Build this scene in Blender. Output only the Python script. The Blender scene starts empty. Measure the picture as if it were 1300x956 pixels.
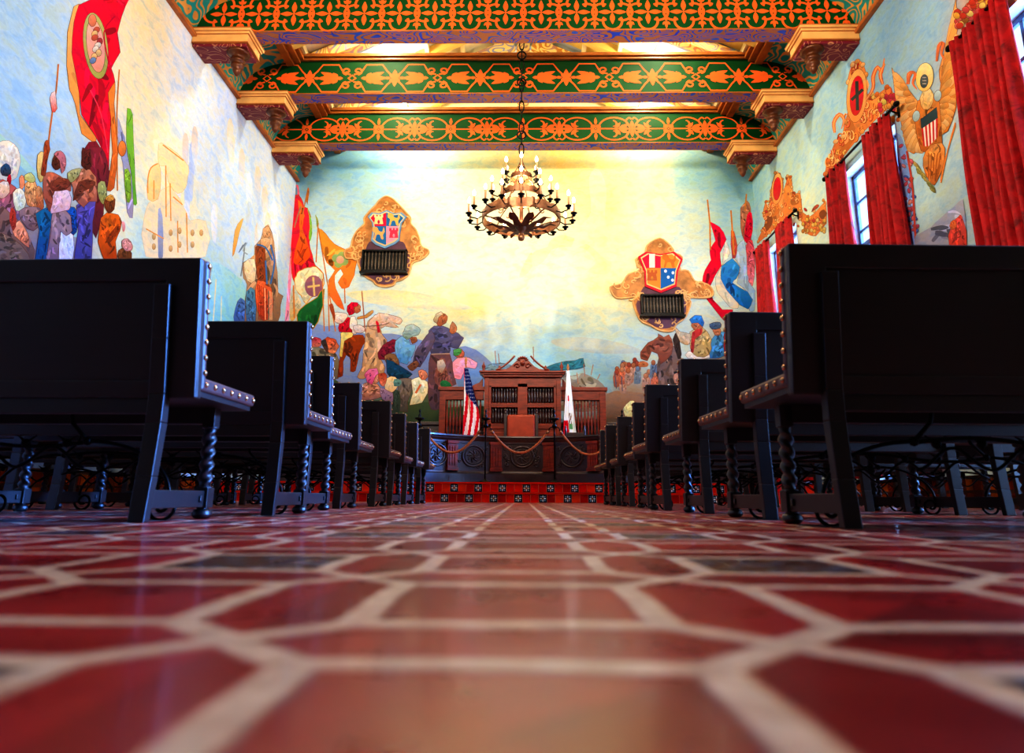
import bpy, math, random
from mathutils import Vector, Matrix
from mathutils.geometry import tessellate_polygon
random.seed(7)
PI = math.pi
SC = bpy.context.scene
COL = SC.collection

# ------------------------------------------------------------------ camera model (photo 1300 x 956)
F, CX, CY, EYE = 867.0, 650.0, 433.5, 0.107
TH = math.atan(197.5 / F)
PS = math.atan(14.2 * math.cos(TH) / F)
RO = math.radians(.33)
_rz = Matrix.Rotation(PS, 3, 'Z')
_r0 = _rz @ Vector((1, 0, 0))
FW = _rz @ Vector((0, math.cos(TH), math.sin(TH)))
_p0 = _rz @ Vector((0, -math.sin(TH), math.cos(TH)))
RT = _r0 * math.cos(RO) + _p0 * math.sin(RO)
UP = -_r0 * math.sin(RO) + _p0 * math.cos(RO)
CAM = Vector((0, 0, EYE))
def ray(x, y): return FW * F + RT * (x - CX) - UP * (y - CY)
def aty(x, y, Y): q = ray(x, y); return CAM + q * (Y / q.y)
def atx(x, y, X): q = ray(x, y); return CAM + q * (X / q.x)
def atz(x, y, Z): q = ray(x, y); return CAM + q * ((Z - EYE) / q.z)

cam_d = bpy.data.cameras.new('camera')
cam_d.sensor_width = 36.0
cam_d.lens = F / 1300 * 36
cam_d.shift_y = -(478 - CY) / 1300
cam_d.clip_start = .01
cam_d.dof.use_dof = True
cam_d.dof.focus_distance = 10.5
cam_d.dof.aperture_fstop = 2.4
cam = bpy.data.objects.new('camera', cam_d)
COL.objects.link(cam)
cam.matrix_world = Matrix(((RT.x, UP.x, -FW.x, CAM.x), (RT.y, UP.y, -FW.y, CAM.y), (RT.z, UP.z, -FW.z, CAM.z), (0, 0, 0, 1)))
SC.camera = cam

# room
WX, WY, YB = 6.0, 16.6, -5.0
ZC = 8.35                      # underside of the beams
ZT = 9.15                      # top of the beams
PLAT = .38

# ------------------------------------------------------------------ colour and materials
def lin(c):
    if not isinstance(c, str): return tuple(c)
    c = c.lstrip('#'); c = [int(c[i:i + 2], 16) / 255 for i in (0, 2, 4)]
    return tuple((v / 12.92 if v <= .04045 else ((v + .055) / 1.055) ** 2.4) for v in c)

def new_mat(name):
    m = bpy.data.materials.new(name); m.use_nodes = True
    nt = m.node_tree
    return m, nt, nt.nodes['Principled BSDF']
def L(nt, a, b): nt.links.new(a, b)
def ramp(nt, src, stops):
    r = nt.nodes.new('ShaderNodeValToRGB'); e = r.color_ramp.elements
    while len(e) < len(stops): e.new(.5)
    for k, (p, c) in enumerate(stops):
        e[k].position = p; e[k].color = (*c, 1)
    L(nt, src, r.inputs[0]); return r.outputs[0]
def mth(nt, op, a, b=None, c=None, clamp=False):
    n = nt.nodes.new('ShaderNodeMath'); n.operation = op; n.use_clamp = clamp
    for i, v in enumerate((a, b, c)):
        if v is None: continue
        if isinstance(v, (int, float)): n.inputs[i].default_value = v
        else: L(nt, v, n.inputs[i])
    return n.outputs[0]
def mixc(nt, f, a, b, mode='MIX'):
    n = nt.nodes.new('ShaderNodeMix'); n.data_type = 'RGBA'; n.blend_type = mode
    for s, v in ((0, f), (6, a), (7, b)):
        if isinstance(v, (int, float)): n.inputs[s].default_value = v
        elif isinstance(v, tuple): n.inputs[s].default_value = (*v, 1)
        else: L(nt, v, n.inputs[s])
    return n.outputs[2]
def objco(nt, scale=(1, 1, 1)):
    t = nt.nodes.new('ShaderNodeTexCoord'); mp = nt.nodes.new('ShaderNodeMapping')
    mp.inputs['Scale'].default_value = scale
    L(nt, t.outputs['Object'], mp.inputs[0]); return mp.outputs[0]
def noise(nt, co, s, d=3, r=.5, dist=0):
    n = nt.nodes.new('ShaderNodeTexNoise')
    n.inputs['Scale'].default_value = s; n.inputs['Detail'].default_value = d
    n.inputs['Roughness'].default_value = r; n.inputs['Distortion'].default_value = dist
    if co is not None: L(nt, co, n.inputs['Vector'])
    return n

def simple(name, col, rough=.5, metal=0, var=.25, scale=8, bump=0, stretch=(1, 1, 1), spec=.5, coat=0):
    m, nt, b = new_mat(name)
    co = objco(nt, stretch); n = noise(nt, co, scale, 5, .6)
    c = lin(col)
    L(nt, ramp(nt, n.outputs[0], [(.3, tuple(v * (1 - var) for v in c)), (.7, tuple(min(1, v * (1 + var)) for v in c))]), b.inputs['Base Color'])
    b.inputs['Roughness'].default_value = rough; b.inputs['Metallic'].default_value = metal
    b.inputs['Specular IOR Level'].default_value = spec; b.inputs['Coat Weight'].default_value = coat; b.inputs['Coat Roughness'].default_value = rough
    if bump:
        bp = nt.nodes.new('ShaderNodeBump'); bp.inputs['Strength'].default_value = bump; bp.inputs['Distance'].default_value = .01
        L(nt, n.outputs[0], bp.inputs['Height']); L(nt, bp.outputs[0], b.inputs['Normal'])
    return m

def paint_mat(name, rough=.75, strokes=.5, scale=9, spec=.3):
    """painted surface: colours carried by the mesh, brush strokes from noise"""
    m, nt, b = new_mat(name)
    at = nt.nodes.new('ShaderNodeAttribute'); at.attribute_name = 'Col'
    co = objco(nt, (1, 1, 1.8)); n = noise(nt, co, scale, 4, .7, 1.2); n2 = noise(nt, co, scale * .35, 3, .6, .6)
    hs = nt.nodes.new('ShaderNodeHueSaturation')
    v = mth(nt, 'MULTIPLY_ADD', n.outputs[0], strokes, 1 - strokes * .5)
    L(nt, v, hs.inputs['Value']); L(nt, at.outputs['Color'], hs.inputs['Color'])
    hs.inputs['Saturation'].default_value = 1.05
    tint = ramp(nt, n2.outputs[0], [(.36, (.62, .82, 1.05)), (.5, (1, 1, 1)), (.64, (1.1, .98, .7))])
    c = mixc(nt, min(1, strokes * 1.3), hs.outputs[0], tint, 'MULTIPLY')
    L(nt, c, b.inputs['Base Color']); b.inputs['Roughness'].default_value = rough
    b.inputs['Specular IOR Level'].default_value = spec
    return m

M = {}
M['mural'] = paint_mat('mural paint', .8, .42, 9)
M['paint'] = paint_mat('decorative paint', .6, .18, 6)
M['cloth'] = paint_mat('flag cloth', .8, .1, 6)
M['tilepaint'] = paint_mat('glazed tile', .22, .35, 5, .5)
M['bench'] = simple('black walnut', '#130b09', .47, 0, .4, 6, .1, (1, 1, 6), 1.0, .5)
M['leather'] = simple('brown leather', '#5a3a36', .5, 0, .35, 22, .2, (1, 1, 1), 1.0, .4)
M['nail'] = simple('brass nail', '#c9a27a', .25, .9, .2, 30)
M['iron'] = simple('black iron', '#0b0a0a', .38, .6, .3, 25)
M['wood'] = simple('carved mahogany', '#7c2c12', .36, 0, .45, 5, .1, (1, 1, 5), .5, .1)
M['wood_dark'] = simple('dark mahogany', '#2e110a', .36, 0, .45, 6, .15, (1, 1, 4), .8, .5)
M['leather_red'] = simple('tan leather', '#9a3a1c', .42, 0, .3, 4, .1)
M['rope'] = simple('jute rope', '#a8643c', .85, 0, .3, 40, .2)
M['cream'] = simple('cream gilt moulding', '#e0b070', .45, 0, .12, 3)
M['giltwood'] = simple('gilt brown wood', '#a8642a', .42, 0, .3, 4, 0, (1, 1, 5))
M['brownmould'] = simple('brown moulding', '#b06a34', .45, 0, .3, 4, 0, (1, 1, 5))
M['gold'] = simple('old gold relief', '#c48648', .5, .1, .4, 4, .3)
M['gold_light'] = simple('bright gold relief', '#ecb878', .5, .1, .25, 4)
M['pendant'] = simple('bronzed pendant', '#5e341a', .36, .2, .35, 8)
M['plum'] = simple('plum plaque', '#6a4254', .6, 0, .25, 3)
M['blackiron'] = simple('vent black', '#141210', .4, .3, .3, 20)
M['velvet_dark'] = None
M['white_wall'] = simple('white plaster reveal', '#dfeaea', .8, 0, .04, 3)
M['steel'] = simple('window steel', '#5d6f88', .4, .3, .2, 10)
M['bronze'] = simple('aged bronze', '#8a6044', .42, .6, .35, 12, .1)
M['candle'] = simple('candle tube', '#b98c62', .5, 0, .1, 10)

def emis(name, col, s):
    m, nt, b = new_mat(name)
    n = noise(nt, objco(nt), 3, 1)
    c = lin(col)
    L(nt, ramp(nt, n.outputs[0], [(0, c), (1, tuple(min(1, v * 1.02) for v in c))]), b.inputs['Emission Color'])
    b.inputs['Base Color'].default_value = (*c, 1)
    b.inputs['Emission Strength'].default_value = s
    return m
M['bulb'] = emis('candle bulb', '#fff0cc', 15)

def glass():
    """thin clear pane: mostly see-through with a faint reflection"""
    m, nt, b = new_mat('window glass')
    n = noise(nt, objco(nt), 4, 2)
    tr = nt.nodes.new('ShaderNodeBsdfTransparent'); gl = nt.nodes.new('ShaderNodeBsdfGlossy'); mx = nt.nodes.new('ShaderNodeMixShader')
    L(nt, ramp(nt, n.outputs[0], [(0, (.90, .94, .97)), (1, (.97, .98, 1))]), tr.inputs['Color']); gl.inputs['Roughness'].default_value = .02
    mx.inputs[0].default_value = .05
    L(nt, tr.outputs[0], mx.inputs[1]); L(nt, gl.outputs[0], mx.inputs[2])
    L(nt, mx.outputs[0], nt.nodes['Material Output'].inputs['Surface']); nt.nodes.remove(b)
    return m
M['glass'] = glass()

def velvet():
    m, nt, b = new_mat('red velvet')
    co = objco(nt, (1, 1, 1)); n = noise(nt, co, 6, 4, .6, .8); n2 = noise(nt, co, 30, 2)
    c = ramp(nt, n.outputs[0], [(.3, lin('#6a080c')), (.46, lin('#9a0c13')), (.65, lin('#b81018'))])
    L(nt, c, b.inputs['Base Color']); b.inputs['Roughness'].default_value = .75
    b.inputs['Sheen Weight'].default_value = .15; b.inputs['Sheen Tint'].default_value = (.9, .1, .1, 1)
    return m
M['velvet'] = velvet()

def floor_mat():
    """terracotta picket-and-square paving with pale grout and glazed insets"""
    m, nt, b = new_mat('terracotta paving')
    P, S, G = .42, .27, .029
    t = nt.nodes.new('ShaderNodeTexCoord'); wn = noise(nt, t.outputs['Object'], 5, 2)
    sub = nt.nodes.new('ShaderNodeVectorMath'); sub.operation = 'SUBTRACT'; L(nt, wn.outputs['Color'], sub.inputs[0]); sub.inputs[1].default_value = (.5, .5, .5)
    sc = nt.nodes.new('ShaderNodeVectorMath'); sc.operation = 'SCALE'; L(nt, sub.outputs[0], sc.inputs[0]); sc.inputs['Scale'].default_value = .022
    ad = nt.nodes.new('ShaderNodeVectorMath'); L(nt, t.outputs['Object'], ad.inputs[0]); L(nt, sc.outputs[0], ad.inputs[1])
    xyz = nt.nodes.new('ShaderNodeSeparateXYZ'); L(nt, ad.outputs[0], xyz.inputs[0])
    U = mth(nt, 'DIVIDE', mth(nt, 'ADD', xyz.outputs[0], .012), P); V = mth(nt, 'DIVIDE', mth(nt, 'ADD', xyz.outputs[1], -.345), P)
    iu, iv = mth(nt, 'ROUND', U), mth(nt, 'ROUND', V)
    a = mth(nt, 'MULTIPLY', mth(nt, 'ABSOLUTE', mth(nt, 'SUBTRACT', U, iu)), P)
    c = mth(nt, 'MULTIPLY', mth(nt, 'ABSOLUTE', mth(nt, 'SUBTRACT', V, iv)), P)
    mx = mth(nt, 'MAXIMUM', a, c)
    d1 = mth(nt, 'SUBTRACT', mx, S / 2)
    d2 = mth(nt, 'MULTIPLY', mth(nt, 'ABSOLUTE', mth(nt, 'SUBTRACT', a, c)), .7071)
    insq = mth(nt, 'LESS_THAN', d1, 0)
    dd = mth(nt, 'MINIMUM', mth(nt, 'ABSOLUTE', d1), mth(nt, 'ADD', d2, mth(nt, 'MULTIPLY', insq, 9)))
    mr = nt.nodes.new('ShaderNodeMapRange'); mr.interpolation_type = 'SMOOTHSTEP'
    mr.inputs['From Min'].default_value = G / 2 - .004; mr.inputs['From Max'].default_value = G / 2 + .007
    L(nt, dd, mr.inputs['Value']); tile = mr.outputs[0]
    # colour per tile: id from cell and which of square / across / along
    hor = mth(nt, 'GREATER_THAN', c, a)
    fu = mth(nt, 'FLOOR', U); fv = mth(nt, 'FLOOR', V)
    idc = nt.nodes.new('ShaderNodeCombineXYZ')
    L(nt, iu, idc.inputs[0]); L(nt, iv, idc.inputs[1])
    L(nt, mth(nt, 'ADD', mth(nt, 'MULTIPLY', hor, mth(nt, 'ADD', fv, 7.3)), mth(nt, 'MULTIPLY', mth(nt, 'SUBTRACT', 1, hor), mth(nt, 'ADD', fu, 3.1))), idc.inputs[2])
    wh = nt.nodes.new('ShaderNodeTexWhiteNoise'); L(nt, idc.outputs[0], wh.inputs['Vector'])
    n1 = noise(nt, t.outputs['Object'], 7, 5, .65)
    base = ramp(nt, mth(nt, 'ADD', mth(nt, 'MULTIPLY', wh.outputs[0], .5), mth(nt, 'MULTIPLY', n1.outputs[0], .5)),
                [(.2, lin('#720b16')), (.5, lin('#9c1820')), (.8, lin('#ba2c30'))])
    # glazed insets: odd columns, even rows
    odd = mth(nt, 'ABSOLUTE', mth(nt, 'MODULO', iu, 2)); ev = mth(nt, 'SUBTRACT', 1, mth(nt, 'ABSOLUTE', mth(nt, 'MODULO', iv, 2)))
    deco = mth(nt, 'MULTIPLY', mth(nt, 'MULTIPLY', odd, ev), insq)
    vo = nt.nodes.new('ShaderNodeTexVoronoi'); vo.inputs['Scale'].default_value = 34; L(nt, t.outputs['Object'], vo.inputs['Vector'])
    dcol = ramp(nt, vo.outputs['Distance'], [(.15, lin('#7a3424')), (.4, lin('#3a1a16')), (.6, lin('#4a2a26')), (.72, lin('#3a4a70')), (.85, lin('#8a8a98'))])
    col = mixc(nt, deco, base, dcol)
    n3 = noise(nt, t.outputs['Object'], 30, 3)
    gcol = ramp(nt, n3.outputs[0], [(.3, lin('#c8b09c')), (.7, lin('#ecdcc8'))])
    L(nt, mixc(nt, tile, gcol, col), b.inputs['Base Color'])
    L(nt, mth(nt, 'ADD', mth(nt, 'MULTIPLY', tile, -.1), mth(nt, 'MULTIPLY_ADD', n1.outputs[0], .18, .3)), b.inputs['Roughness'])
    b.inputs['Specular IOR Level'].default_value = .5; b.inputs['Coat Weight'].default_value = .32; b.inputs['Coat Roughness'].default_value = .12
    n4 = noise(nt, t.outputs['Object'], 14, 2)
    h = mth(nt, 'ADD', mth(nt, 'ADD', tile, mth(nt, 'MULTIPLY', n4.outputs[0], .5)), mth(nt, 'MULTIPLY', mth(nt, 'MULTIPLY', deco, vo.outputs['Distance']), 5))
    bp = nt.nodes.new('ShaderNodeBump'); bp.inputs['Strength'].default_value = .35; bp.inputs['Distance'].default_value = .006
    L(nt, h, bp.inputs['Height']); L(nt, bp.outputs[0], b.inputs['Normal'])
    return m
M['floor'] = floor_mat()

def stencil(name, bg, fg, s, fg2=None, ax=(1, 1, 1), rough=.55, k=9, thr=.5):
    """two colour scroll pattern: curling bands"""
    m, nt, b = new_mat(name)
    co = objco(nt, ax); n0 = noise(nt, co, s, 0, .5, .35)
    w = mth(nt, 'FRACT', mth(nt, 'MULTIPLY', n0.outputs[0], k))
    tri = mth(nt, 'ABSOLUTE', mth(nt, 'SUBTRACT', w, .5))
    f = nt.nodes.new('ShaderNodeMapRange'); f.inputs['From Min'].default_value = thr * .5 - .04; f.inputs['From Max'].default_value = thr * .5 + .04
    L(nt, tri, f.inputs['Value'])
    n = noise(nt, co, s * .6, 2)
    fgc = ramp(nt, n.outputs[0], [(.4, lin(fg)), (.6, lin(fg2 or fg))])
    L(nt, mixc(nt, f.outputs[0], lin(bg), fgc), b.inputs['Base Color']); b.inputs['Roughness'].default_value = rough
    return m
M['soffit'] = stencil('blue stencilled soffit', '#a86a3e', '#1838b8', 2.6, '#2a58b8', (1, 2, 2), .55, 9, .62)
M['cove'] = stencil('teal and gilt cove', '#1f9088', '#d8a050', 2.6, '#c98a44', (1, 1, 1), .55, 8, .62)
M['corbelbase'] = stencil('plum and gilt corbel', '#7a2034', '#c8946c', 4.6, '#b07a60', (1, 1, 1), .55, 6, .8)
M['truss'] = stencil('stencilled truss', '#f0d58a', '#c98a3a', 3, '#8a9cc8', (1, 1, 1), .55, 8, .6)

# ------------------------------------------------------------------ mesh helpers
class MB:
    def __init__(s): s.v, s.f, s.sm, s.c = [], [], [], []
    def add(s, vs, fs, smooth=False, col=None):
        o = len(s.v); s.v += [tuple(v) for v in vs]
        s.f += [tuple(i + o for i in f) for f in fs]; s.sm += [smooth] * len(fs)
        s.c += [col or (1, 1, 1)] * len(vs)
        return s
    def box(s, x0, x1, y0, y1, z0, z1, mat=None, col=None):
        vs = [Vector((x, y, z)) for x in (x0, x1) for y in (y0, y1) for z in (z0, z1)]
        if mat is not None: vs = [mat @ v for v in vs]
        return s.add(vs, [(0, 1, 3, 2), (4, 6, 7, 5), (0, 4, 5, 1), (2, 3, 7, 6), (0, 2, 6, 4), (1, 5, 7, 3)], False, col)
    def hull(s, a, b, col=None):      # two quads (lists of 4 points) joined
        return s.add(list(a) + list(b), [(3, 2, 1, 0), (4, 5, 6, 7)] + [(i, (i + 1) % 4, 4 + (i + 1) % 4, 4 + i) for i in range(4)], False, col)
    def tube(s, pts, r, n=8, rf=None, cap=True):
        pts = [Vector(p) for p in pts]; m = len(pts); rings = []
        t0 = (pts[1] - pts[0]).normalized()
        ref = Vector((0, 0, 1)) if abs(t0.z) < .9 else Vector((1, 0, 0))
        nrm = t0.cross(ref).normalized(); ln = 0
        for i, p in enumerate(pts):
            t = (pts[min(i + 1, m - 1)] - pts[max(i - 1, 0)])
            t = t.normalized() if t.length > 1e-9 else t0
            nrm = (nrm - t * nrm.dot(t)).normalized(); bi = t.cross(nrm)
            if i: ln += (p - pts[i - 1]).length
            rr = r[i] if isinstance(r, (list, tuple)) else r
            for k in range(n):
                a = 2 * PI * k / n
                q = rr * (rf(a, ln) if rf else 1)
                rings.append(p + (nrm * math.cos(a) + bi * math.sin(a)) * q)
        fs = [(i * n + k, i * n + (k + 1) % n, (i + 1) * n + (k + 1) % n, (i + 1) * n + k) for i in range(m - 1) for k in range(n)]
        if cap: fs += [tuple(range(n - 1, -1, -1)), tuple(range((m - 1) * n, m * n))]
        return s.add(rings, fs, True)
    def lathe(s, prof, loc=(0, 0, 0), n=16, mat=None):
        vs = []
        for r, z in prof:
            for k in range(n):
                a = 2 * PI * k / n
                v = Vector((r * math.cos(a), r * math.sin(a), z))
                if mat is not None: v = mat @ v
                vs.append(v + Vector(loc))
        m = len(prof)
        fs = [(i * n + k, i * n + (k + 1) % n, (i + 1) * n + (k + 1) % n, (i + 1) * n + k) for i in range(m - 1) for k in range(n)]
        fs += [tuple(range(n - 1, -1, -1)), tuple(range((m - 1) * n, m * n))]
        return s.add(vs, fs, True)
    def prism(s, pts, fn, d0, d1, col=None):
        """2D outline -> solid; fn(u, v, d) gives 3D"""
        n = len(pts)
        a = [fn(u, v, d0) for u, v in pts]; b = [fn(u, v, d1) for u, v in pts]
        tri = tessellate_polygon([[Vector((u, v, 0)) for u, v in pts]])
        return s.add(a + b, [tuple(t) for t in tri] + [tuple(n + i for i in t[::-1]) for t in tri] + [(i, (i + 1) % n, n + (i + 1) % n, n + i) for i in range(n)], False, col)
    def build(s, name, mat, parent=None, bevel=0, fix=True):
        me = bpy.data.meshes.new(name); me.from_pydata(s.v, [], s.f)
        me.polygons.foreach_set('use_smooth', s.sm)
        if any(c != (1, 1, 1) for c in s.c):
            at = me.color_attributes.new('Col', 'FLOAT_COLOR', 'POINT')
            at.data.foreach_set('color', [x for c in s.c for x in (*c, 1)])
        if fix:
            import bmesh
            bm = bmesh.new(); bm.from_mesh(me); bmesh.ops.recalc_face_normals(bm, faces=bm.faces); bm.to_mesh(me); bm.free()
        me.materials.append(mat)
        o = bpy.data.objects.new(name, me); COL.objects.link(o)
        if parent: o.parent = parent
        if bevel:
            b = o.modifiers.new('bevel', 'BEVEL'); b.width = bevel; b.segments = 2; b.limit_method = 'ANGLE'
        return o
def bars(mb, p, q, w, d, up=(0, 0, 1)):
    p, q = Vector(p), Vector(q); t = (q - p).normalized(); a = t.cross(Vector(up)).normalized(); b = a.cross(t)
    a, b = a * w / 2, b * d / 2
    return mb.hull([p - a - b, p + a - b, p + a + b, p - a + b], [q - a - b, q + a - b, q + a + b, q - a + b])
def tag(o, label=None, cat=None, group=None, kind=None):
    for k, v in (('label', label), ('category', cat), ('group', group), ('kind', kind)):
        if v: o[k] = v
    return o
def empty(name, loc, rz=0):
    o = bpy.data.objects.new(name, None); COL.objects.link(o); o.location = loc; o.rotation_euler = (0, 0, rz); o.empty_display_size = .1
    return o
def copy_tree(o, parent=None):
    c = o.copy(); COL.objects.link(c); c.parent = parent
    for ch in list(o.children): copy_tree(ch, c)
    return c
def struct(o): o['kind'] = 'structure'; return o

def smooth_loop(pts, k=3, closed=True):
    n = len(pts); out = []
    rng = range(n) if closed else range(n - 1)
    for i in rng:
        g = (lambda j: pts[j % n]) if closed else (lambda j: pts[max(0, min(n - 1, j))])
        p0, p1, p2, p3 = g(i - 1), g(i), g(i + 1), g(i + 2)
        for j in range(k):
            t = j / k
            out.append(tuple(.5 * (2 * p1[c] + (p2[c] - p0[c]) * t + (2 * p0[c] - 5 * p1[c] + 4 * p2[c] - p3[c]) * t * t + (3 * p1[c] - p0[c] - 3 * p2[c] + p3[c]) * t ** 3) for c in (0, 1)))
    if not closed: out.append(tuple(pts[-1]))
    return out

class Painter:
    """flat paint on a surface: coloured polygons in thin layers, all in one mesh"""
    def __init__(s, fn, nrm, mb=None, step=7e-6, base=.002):
        s.fn, s.nrm, s.mb, s.step, s.k = fn, Vector(nrm), mb or MB(), step, base
        s.T = (0, 0, 1); s.ol = None; s.dabs = False
    def P(s, u, v):
        ox, oy, sc = s.T
        return s.fn(ox + u / sc, oy + v / sc) + s.nrm * s.k
    def poly(s, pts, col, col2=None, sm=3, ol=None, olc='#5a3424', jit=.05):
        q = smooth_loop(pts, sm) if sm else [tuple(p) for p in pts]
        if s.dabs and sm and len(pts) > 6:      # crisper than a spline: half way to the straight outline
            n = len(pts)
            q = [tuple(.4 * q[i * sm + j][k] + .6 * (pts[i][k] + (pts[(i + 1) % n][k] - pts[i][k]) * j / sm) for k in (0, 1)) for i in range(n) for j in range(sm)]
        if s.dabs and sm:
            e = .55 * s.T[2]; q = [(u + random.uniform(-e, e), v + random.uniform(-e, e)) for u, v in q]
        w = ol if ol is not None else s.ol
        if w: s.stroke(q, w * s.T[2] * 2, olc, closed=True, sm=0)
        tri = tessellate_polygon([[Vector((u, v, 0)) for u, v in q]])
        s.k += s.step
        vs = [s.P(u, v) for u, v in q]
        c1 = lin(col); c2 = lin(col2) if col2 else tuple(v * .6 for v in c1)
        lo, hi = min(p[1] for p in q), max(p[1] for p in q)
        o = len(s.mb.v)
        s.mb.add(vs, [tuple(t) for t in tri])
        for i, (u, v) in enumerate(q):
            t = (v - lo) / max(hi - lo, 1e-6); j = 1 + random.uniform(-jit, jit)
            s.mb.c[o + i] = tuple(min(1, (a * (1 - t) + b * t) * j) for a, b in zip(c1, c2))
        if s.dabs and sm: s.dab(q, c1, c2, lo, hi)
    def dab(s, q, c1, c2, lo, hi):
        """loose brush marks of lighter and darker paint inside a shape"""
        sc = s.T[2]; x0, x1 = min(p[0] for p in q), max(p[0] for p in q)
        w, h = x1 - x0, hi - lo; A = w * h / sc / sc; lum = (c1[0] + c1[1] + c1[2]) / 3; soft = .4 if lum > .5 else 1
        if A < 25: return
        def inside(u, v):
            r = False; n = len(q)
            for i in range(n):
                (ax, ay), (bx, by) = q[i], q[i - 1]
                if (ay > v) != (by > v) and u < (bx - ax) * (v - ay) / (by - ay) + ax: r = not r
            return r
        tall = h > w; L_ = max(w, h); S_ = min(w, h)
        for _ in range(int(min(60, 9 + A / 12))):
            u, v = random.uniform(x0, x1), random.uniform(lo, hi)
            an = (PI / 2 if tall else 0) + random.gauss(0, .55); l = random.uniform(.12, .3) * (L_ * .5 + S_ * .5)
            cu, cv = random.gauss(0, .12) * l, random.gauss(0, .12) * l
            p0, p2 = (u - math.cos(an) * l / 2, v - math.sin(an) * l / 2), (u + math.cos(an) * l / 2, v + math.sin(an) * l / 2)
            if not (inside(u + cu, v + cv) and inside(*p0) and inside(*p2)): continue
            t = (v - lo) / max(h, 1e-6); f = 1 + (random.choice((.32, .45, .6, .75, 1.3, 1.6)) - 1) * soft; hs = (random.uniform(.9, 1.12), 1, random.uniform(.88, 1.2))
            col = tuple(min(1, (x * (1 - t) + y * t) * f * k) for x, y, k in zip(c1, c2, hs))
            s.stroke([p0, (u + cu, v + cv), p2], random.uniform(.05, .13) * S_ + .3 * sc * .5, col, taper=True, lift=.4)
    def stroke(s, pts, w, col, closed=False, sm=3, taper=False, lift=1):
        q = smooth_loop(pts, sm, closed) if sm and len(pts) > 2 else [tuple(p) for p in pts]
        if closed: q = q + [q[0]]
        s.k += s.step * lift; vs = []; n = len(q)
        for i, (u, v) in enumerate(q):
            if closed: a, b = q[(i - 1) % (n - 1)], q[(i + 1) % (n - 1)]
            else: a, b = q[max(0, i - 1)], q[min(n - 1, i + 1)]
            dx, dy = b[0] - a[0], b[1] - a[1]; l = math.hypot(dx, dy) or 1
            ww = w / 2 * ((.25 + .75 * math.sin(PI * (.15 + .85 * i / (n - 1)))) if taper else 1)
            vs += [s.P(u - dy / l * ww, v + dx / l * ww), s.P(u + dy / l * ww, v - dx / l * ww)]
        s.mb.add(vs, [(2 * i, 2 * i + 1, 2 * i + 3, 2 * i + 2) for i in range(n - 1)], False, lin(col))
    def ell(s, u, v, a, b, col, col2=None, rot=0, n=18, ol=None):
        c, d = math.cos(rot), math.sin(rot)
        s.poly([(u + a * math.cos(t) * c - b * math.sin(t) * d, v + a * math.cos(t) * d + b * math.sin(t) * c) for t in (2 * PI * i / n for i in range(n))], col, col2, 0, ol)

def paint_grid(mb, fn, us, vs, keep, ctrl):
    """wall surface as a grid of vertices whose colours blend between colour notes"""
    nu = len(us)
    cs = [(u, v, lin(c)) for u, v, c in ctrl]
    cols = []; pts = []
    for v in vs:
        for u in us:
            pts.append(fn(u, v)); W = 0; acc = [0, 0, 0]
            for a, b, c in cs:
                w = 1 / ((a - u) ** 2 + (b - v) ** 2 + .12) ** 1.7
                W += w
                for k in range(3): acc[k] += w * c[k]
            cols.append(tuple(x / W for x in acc))
    fs = []
    for j in range(len(vs) - 1):
        for i in range(nu - 1):
            if keep((us[i] + us[i + 1]) / 2, (vs[j] + vs[j + 1]) / 2):
                fs.append((j * nu + i, j * nu + i + 1, (j + 1) * nu + i + 1, (j + 1) * nu + i))
    o = len(mb.v); mb.add(pts, fs); mb.c[o:] = cols
def lins(a, b, n): return [a + (b - a) * i / n for i in range(n + 1)]
# ================================================================== THE ROOM
floor = MB().box(-WX, WX, YB, 13.1, -.1, 0).build('floor', M['floor']); struct(floor)

# ---- far wall with its painted decoration
def back_fn(u, v): return Vector((u, WY, v))
def px_back(x, y): return aty(x, y, WY)
mb = MB()
notes = [(385,215,'#86b4c8'),(430,205,'#84b7d0'),(480,215,'#94c2d4'),(560,210,'#b4d4d4'),(605,205,'#dbe2b8'),(650,205,'#f3e3a6'),(720,205,'#f6dc9a'),(780,210,'#f4dfa4'),(830,215,'#cbdab4'),(880,220,'#9cc6ce'),(930,230,'#86b4c4'),
 (420,260,'#c0dae0'),(480,235,'#b4d4de'),(560,270,'#e3ecda'),(600,300,'#f3efc8'),(660,260,'#faefbe'),(760,260,'#fae6a4'),(740,300,'#fbf0bc'),(820,280,'#f3f0cc'),(880,270,'#cbded4'),(930,280,'#a2c9d4'),(900,340,'#d5e5d8'),
 (440,330,'#d7e8e6'),(560,340,'#eef1d4'),(640,340,'#f8f4cc'),(720,350,'#f8f2c8'),(780,370,'#f1eab8'),(530,380,'#e8eac2'),(600,390,'#f1e6a8'),(680,400,'#e8ecd2'),(760,410,'#e0e8c6'),(480,400,'#cfdfe0'),(620,430,'#c8dcde'),(700,430,'#b8d9de'),
 (760,445,'#aed2dc'),(800,430,'#bfd8d6'),(700,460,'#9cc8d6'),(640,470,'#96bccc'),(850,450,'#c2cfc4'),(760,480,'#86b0bc'),(440,480,'#9a9aa0'),(540,510,'#4a5a44'),(800,510,'#94745c'),(780,535,'#5c4434'),(880,510,'#80705f'),(930,490,'#7d6a5c'),(400,500,'#8088a0'),(500,520,'#4a5a44')]
ctrl = [(px_back(x, y).x, px_back(x, y).z, c) for x, y, c in notes]
paint_grid(mb, back_fn, lins(-WX, WX, 90), lins(0, 9.2, 70), lambda u, v: True, ctrl)
p = Painter(lambda x, y: aty(x, y, WY), (0, -1, 0), mb); p.dabs = True
p.dabs = False
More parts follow.
